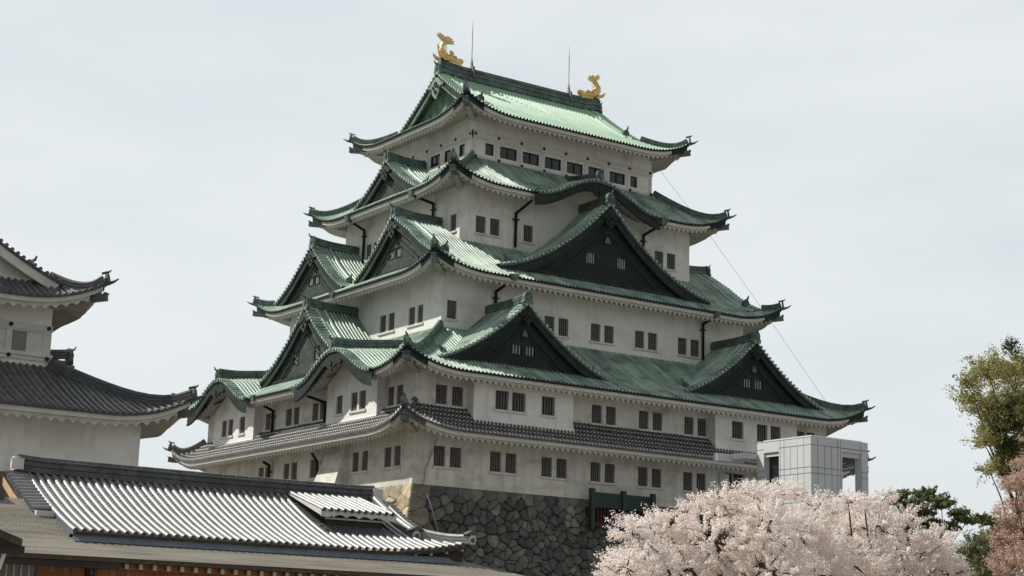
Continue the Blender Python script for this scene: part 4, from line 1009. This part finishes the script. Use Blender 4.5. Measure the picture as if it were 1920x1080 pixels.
# walls
m_ = MB(); x = -54.9; WY = -57.85
while x < -39:
    wd = random.uniform(.19, .26); m_.box(x+.006, x+wd-.006, WY-.03, WY, -17.5, -13.8); x += wd
m_.box(-55.8, -39, WY, WY+.05, -17.5, -13.8)
x = -56.45
while x < -55.0: m_.box(x+.006, x+.2, WY-.03, WY, -17.5, -13.8); x += .21
m_.build('plank_wall', ['wood'], ph)
m_ = MB(); m_.box(-54.98, -54.72, WY-.12, WY+.02, -17.6, -14.2); m_.build('post', ['wood_dark'], ph)
m_ = MB(); m_.box(-60, -56.5, WY-.0, WY+.05, -17.6, -13.9, 0)
for i in range(16): m_.box(-60+i*.22, -59.95+i*.22, WY-.05, WY-.01, -17.6, -14, 1)
for i in range(4): m_.box(-60, -56.5, WY-.06, WY-.045, -14.75-i*.6, -14.7-i*.6, 1)
m_.build('lattice_wall', ['lattice', 'trim'], ph)
x = -53.95
while x < -39.2: m_ = MB(); m_.box(x-.055, x+.055, SY+.3, WY, SZ-.27, SZ-.16, 1); m_.box(x-.057, x+.057, SY+.27, SY+.3, SZ-.29, SZ-.14, 0); x += .44; m_.build('rafter_end', ['white', 'wood'], ph)
m_ = MB()
for x in (-56.25, -55.85, -55.45, -55.05, -54.4, -53.95): m_.tube([(x, SY+.16, SZ-.3), (x-.04, SY+.16, SZ-.44), (x, SY+.16, SZ-.52), (x+.04, SY+.16, SZ-.42)], .012, 0, 5)
m_.build('gutter_hooks', ['steel'], ph)
# little shingle porch roof in the corner of the frame
pr = empty('shingle_porch', (-60.5, -60.5, -18), 'grey shingled porch roof with dark beam at the lower left corner', 'porch')
m_ = MB()
xs_ = arange(-63, -58.1, .5)
def prz(x): t = (x+63)/4.9; return -11.6-2.12*(t*(1+.25*(1-t)))
m_.grid([[(x, y, prz(x)) for x in xs_] for y in (-61.3, -60.3, -59.3)], 0)
m_.build('roof', ['shingle'], pr)
m_ = MB(); m_.grid([[(x, -61.3, prz(x)-.005) for x in xs_], [(x, -61.28, prz(x)-.2) for x in xs_]], 0, False); m_.grid([[(xs_[-1], -61.3, prz(-58.1)), (xs_[-1], -59.3, prz(-58.1))], [(xs_[-1], -61.3, prz(-58.1)-.2), (xs_[-1], -59.3, prz(-58.1)-.2)]], 0, False)
m_.box(-63, -57.95, -61.1, -60.8, -14.1, -13.9, 1); m_.box(-63, -58.3, -61.0, -59.4, -13.9, -13.88, 1); m_.build('beam', ['shingle_edge', 'wood_dark'], pr)
m_ = MB(); m_.box(-59.6, -59.3, -60.7, -60.4, -18, -14.1); m_.box(-62.8, -62.5, -60.7, -60.4, -18, -14.1); m_.build('post', ['wood'], pr)
m_ = MB(); m_.hexa([(-58.62, -61.0, -14.55), (-58.52, -61.0, -14.55), (-58.52, -60.9, -14.55), (-58.62, -60.9, -14.55), (-58.5, -61.0, -14.12), (-58.4, -61.0, -14.12), (-58.4, -60.9, -14.12), (-58.5, -60.9, -14.12)]); m_.build('bracket', ['white'], pr)

# ================================================================== TREES
def quads_mesh(name, P, S, mtl, parent, aspect=1.0, puff=None):
    n = len(P); rng = np.random.RandomState(n % 9973)
    A = rng.normal(size=(n, 3)); A /= np.linalg.norm(A, axis=1)[:, None]
    if puff is None:
        B = rng.normal(size=(n, 3)); B -= (B*A).sum(1)[:, None]*A
    else:
        N = puff+rng.normal(size=(n, 3))*.42; N /= np.linalg.norm(N, axis=1)[:, None]
        A -= (A*N).sum(1)[:, None]*N; A /= np.linalg.norm(A, axis=1)[:, None]; B = np.cross(N, A)
    B /= np.linalg.norm(B, axis=1)[:, None]
    s = S*rng.uniform(.6, 1.3, n)
    A = A*(s*aspect)[:, None]; B = B*s[:, None]
    V = np.stack([P-A-B*.6, P+A*.3-B, P+A+B*.6, P-A*.3+B], 1).reshape(-1, 3)
    c = (V.min(0)+V.max(0))/2; V = V-c
    me = bpy.data.meshes.new(name); me.vertices.add(4*n); me.vertices.foreach_set('co', V.astype(np.float32).ravel())
    me.loops.add(4*n); me.loops.foreach_set('vertex_index', np.arange(4*n, dtype=np.int32))
    me.polygons.add(n); me.polygons.foreach_set('loop_start', np.arange(0, 4*n, 4, dtype=np.int32)); me.polygons.foreach_set('loop_total', np.full(n, 4, dtype=np.int32))
    me.materials.append(M[mtl]); me.update(calc_edges=True)
    o = bpy.data.objects.new(name, me); C.objects.link(o)
    o.location = c-ORG[parent.name]; o.parent = parent; return o
def tree(name, loc, label, lobes, leaf, size, dens, label_mat='bark', spray=.30, flat=.8, per=26, aspect=1.0, trunk_r=.3, depth=1.4, rings=0.55, group=None, extra=None, tw=3):
    root = empty(name, loc, label, 'tree', group)
    rng = np.random.RandomState(abs(int(loc[0]*100)) % 1000+3)
    tr = MB(); base_ = Vector(loc); cen = Vector(np.mean([l[:3] for l in lobes], 0))
    fork = Vector((base_.x*.7+cen.x*.3, base_.y*.7+cen.y*.3, base_.z+(cen.z-base_.z)*.45))
    tr.tube([base_, base_.lerp(fork, .5)+Vector((.15, -.1, 0)), fork], [trunk_r*1.3, trunk_r, trunk_r*.8], 0, 10)
    pts = []; pf = []
    for (x, y, z, r) in lobes:
        c = Vector((x, y, z)); mid = fork.lerp(c, .5)+Vector((rng.uniform(-.4, .4), rng.uniform(-.4, .4), -.25))
        tr.tube([fork, fork.lerp(mid, .5)+Vector((rng.uniform(-.15, .15), rng.uniform(-.15, .15), .1)), mid, mid.lerp(c, .5)+Vector((rng.uniform(-.2, .2), rng.uniform(-.2, .2), .12)), c], [trunk_r*.38, trunk_r*.28, trunk_r*.2, trunk_r*.14, trunk_r*.08], 0, 6)
        ncl = max(8, int(dens*r*r*depth))
        for i in range(ncl):
            d = rng.normal(size=3); d /= np.linalg.norm(d); rad = r*rng.uniform(rings, 1.05)
            q = Vector((x+d[0]*rad, y+d[1]*rad*depth, z+d[2]*rad*flat))
            if i % tw == 0:
                a_ = c.lerp(q, .15); b_ = c.lerp(q, .6)+Vector((rng.uniform(-.1, .1), rng.uniform(-.1, .1), rng.uniform(-.1, .05)))*r
                tr.tube([a_, b_, q], [trunk_r*.09, .022, .01], 0, 4)
            od = Vector((d[0], d[1], d[2]*.5+.25)).normalized()
            sp_ = spray*rng.uniform(.6, 1.4)
            t = rng.uniform(-.8, 1, per)[:, None]
            off = rng.normal(size=(per, 3)); off /= np.linalg.norm(off, axis=1)[:, None]; off *= rng.uniform(.55, 1.1, per)[:, None]
            pts.append(np.array(q)[None, :]+np.array(od)[None, :]*t*sp_+off*sp_*.45)
            v_ = off*.9+d[None, :]*.4+np.array([[-.1, -.1, .4]]); pf.append(v_/np.linalg.norm(v_, axis=1)[:, None])
    P = np.concatenate(pts)
    tr.build('trunk', [label_mat], root)
    quads_mesh('crown', P, size, leaf, root, aspect, np.concatenate(pf))
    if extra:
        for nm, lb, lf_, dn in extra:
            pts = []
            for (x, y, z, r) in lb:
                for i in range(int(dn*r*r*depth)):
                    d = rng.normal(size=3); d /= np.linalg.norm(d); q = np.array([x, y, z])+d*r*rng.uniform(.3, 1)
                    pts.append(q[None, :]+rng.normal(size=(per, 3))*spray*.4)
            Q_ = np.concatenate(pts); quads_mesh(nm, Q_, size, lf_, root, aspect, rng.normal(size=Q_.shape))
    return root
CH1 = [(-42.55, -67.68, -13.88, .74), (-41.36, -66.42, -12.65, .55), (-39.3, -65.44, -12.4, .78), (-37.53, -65.02, -11.6, .46), (-38.13, -66.84, -11.6, .55), (-36.02, -66.0, -11.25, .6), (-33.92, -65.39, -10.86, .46), (-34.9, -65.9, -11.1, .5), (-37.42, -68.1, -12.37, .97), (-38.43, -66.82, -12.86, 1.15), (-32.89, -65.58, -11.4, .64), (-37.38, -63.55, -13.5, 1.21), (-37.21, -67.87, -13.7, 1.3), (-34.6, -66.4, -12.3, 1.1), (-40.6, -66.2, -13.6, .9), (-34.2, -66.6, -13.6, 1.2)]
CH2 = [(-28.86, -63.12, -10.75, .58), (-26.19, -62.28, -10.4, .45), (-27.5, -62.6, -10.75, .5), (-25.94, -61.35, -11.4, 1.1), (-23.77, -61.23, -10.85, .5), (-24.13, -62.84, -11.9, .75), (-24.67, -62.0, -12.45, 1.2), (-27.14, -60.6, -11.75, 1.2), (-30.19, -62.82, -12.6, 1.2), (-30.6, -63.0, -11.6, .8), (-25.53, -61.18, -13.16, 1.4), (-28.3, -62.6, -12.8, 1.3), (-22.9, -62.4, -12.4, .5), (-23.5, -63.0, -13.0, .7)]
tree('cherry_tree', (-36.8, -65.5, -18), 'full pale pink cherry tree in blossom, the larger one left of the elevator tower front', CH1, 'blossom', .023, 128, spray=.20, per=62, trunk_r=.3, tw=14, group='blossoming cherry trees')
tree('cherry_tree', (-26.5, -61.5, -18), 'pale pink cherry tree in blossom below the elevator tower, beside the dark pine', CH2, 'blossom', .025, 116, spray=.20, per=60, trunk_r=.3, tw=14, group='blossoming cherry trees')
RCH = [(-29.3, -70.84, -10.61, .41), (-28.1, -70.19, -9.75, .28), (-27.71, -69.58, -11.36, .63), (-27.69, -69.09, -12.21, .46), (-29.4, -70.93, -13.16, .67), (-27.46, -70.0, -12.06, .87), (-26.17, -69.16, -10.16, .65), (-28.0, -70.49, -9.05, .24)]
tree('cherry_tree', (-26.0, -69.5, -18), 'darker dusty pink cherry tree with reddish young leaves at the right edge', RCH, 'blossom2', .023, 180, spray=.2, per=45, trunk_r=.14, tw=30, group='blossoming cherry trees')
TALL = [(-19.75, -60.84, -5.15, .5), (-18.0, -60.49, -4.35, .88), (-15.01, -59.44, -3.75, 1.0), (-15.8, -58.6, -5.4, .85), (-16.92, -61.05, -5.75, .95), (-17.8, -60.0, -7.31, .45), (-15.48, -59.11, -7.06, .8), (-18.1, -60.52, -8.52, .36), (-15.95, -60.41, -8.55, .7), (-11.97, -58.95, -4.61, 2.0), (-9.89, -57.2, -7.11, 1.8), (-14.4, -61.17, -3.6, .7), (-18.3, -60.0, -5.5, .5), (-15.89, -59.21, -6.2, .7), (-17.0, -60.1, -6.6, .7), (-16.6, -60.0, -7.9, .6), (-14.2, -59.6, -5.6, 1.1), (-13.6, -59.3, -8.2, 1.1)]
tree('camphor_tree', (-12.0, -59.0, -18), 'tall loose yellow green tree with bare twigs at the right edge', TALL, 'leaf_y', .030, 50, spray=.40, per=56, aspect=1.6, trunk_r=.24, flat=.75, rings=.3,
     extra=[('dark_foliage', [(-15.2, -59.4, -6.0, .5), (-16.6, -60.2, -6.2, .6), (-16.9, -60.5, -7.4, .4), (-15.5, -59.7, -3.05, .22), (-14.6, -58.9, -7.9, .8)], 'leaf_d', 130)])  # clumps of darker green leaves within the crown
PINE = [(-2.03, -40.63, -7.15, .5), (-1.93, -40.21, -7.7, .5), (.05, -39.7, -7.55, .74), (2.14, -39.23, -6.8, .64), (1.79, -40.51, -7.3, .6), (.57, -40.0, -8.06, .6), (4.08, -39.67, -7.72, .42), (4.06, -40.46, -8.15, .38), (1.39, -40.23, -8.47, .6), (3.43, -39.81, -8.5, .45), (.47, -39.09, -8.32, .75), (-.3, -40.93, -9.49, 1.19), (-1.41, -40.0, -9.23, 1.1)]
tree('pine_tree', (.8, -40, -18), 'dark green pine with tufted branches behind the pink blossom', PINE, 'needle', .05, 75, spray=.28, per=46, aspect=2.2, trunk_r=.25, flat=.5, rings=.2, group='dark pines behind the cherry trees')
PINE2 = [(5.3, -40.42, -7.95, .3), (6.3, -40.16, -8.05, .4), (7.93, -39.74, -8.3, .69), (7.69, -39.12, -9.0, .79), (7.7, -40.7, -8.6, .9), (8.0, -40.0, -9.89, 1.25)]
tree('pine_tree', (8.0, -40, -18), 'smaller dark green pine between the green bush and the right edge', PINE2, 'needle', .05, 70, spray=.28, per=44, aspect=2.2, trunk_r=.2, flat=.5, rings=.2, group='dark pines behind the cherry trees')
BUSH = [(-19.6, -61.26, -11.85, .74), (-19.66, -60.49, -12.45, .89), (-16.97, -59.77, -11.2, .44), (-15.72, -58.6, -12.2, .9), (-20.14, -61.4, -13.33, 1.2), (-17.6, -60, -12.2, 1.0)]
tree('leafy_tree', (-18, -60, -18), 'dull olive green bushy tree low between the two pink cherry trees at right', BUSH, 'leaf_b', .035, 90, spray=.3, per=40, trunk_r=.18)

# ------------------------------------------------------------------ ground
m_ = MB(); m_.grid([[(x, y, -18.0) for x in (-3000, -300, 0, 300, 3000)] for y in (-3000, -300, 0, 300, 3000)], 0, False)
g_ = m_.build('ground', ['ground']); tag(g_, 'flat pale gravel ground around the castle', kind='structure')
bpy.context.view_layer.update()
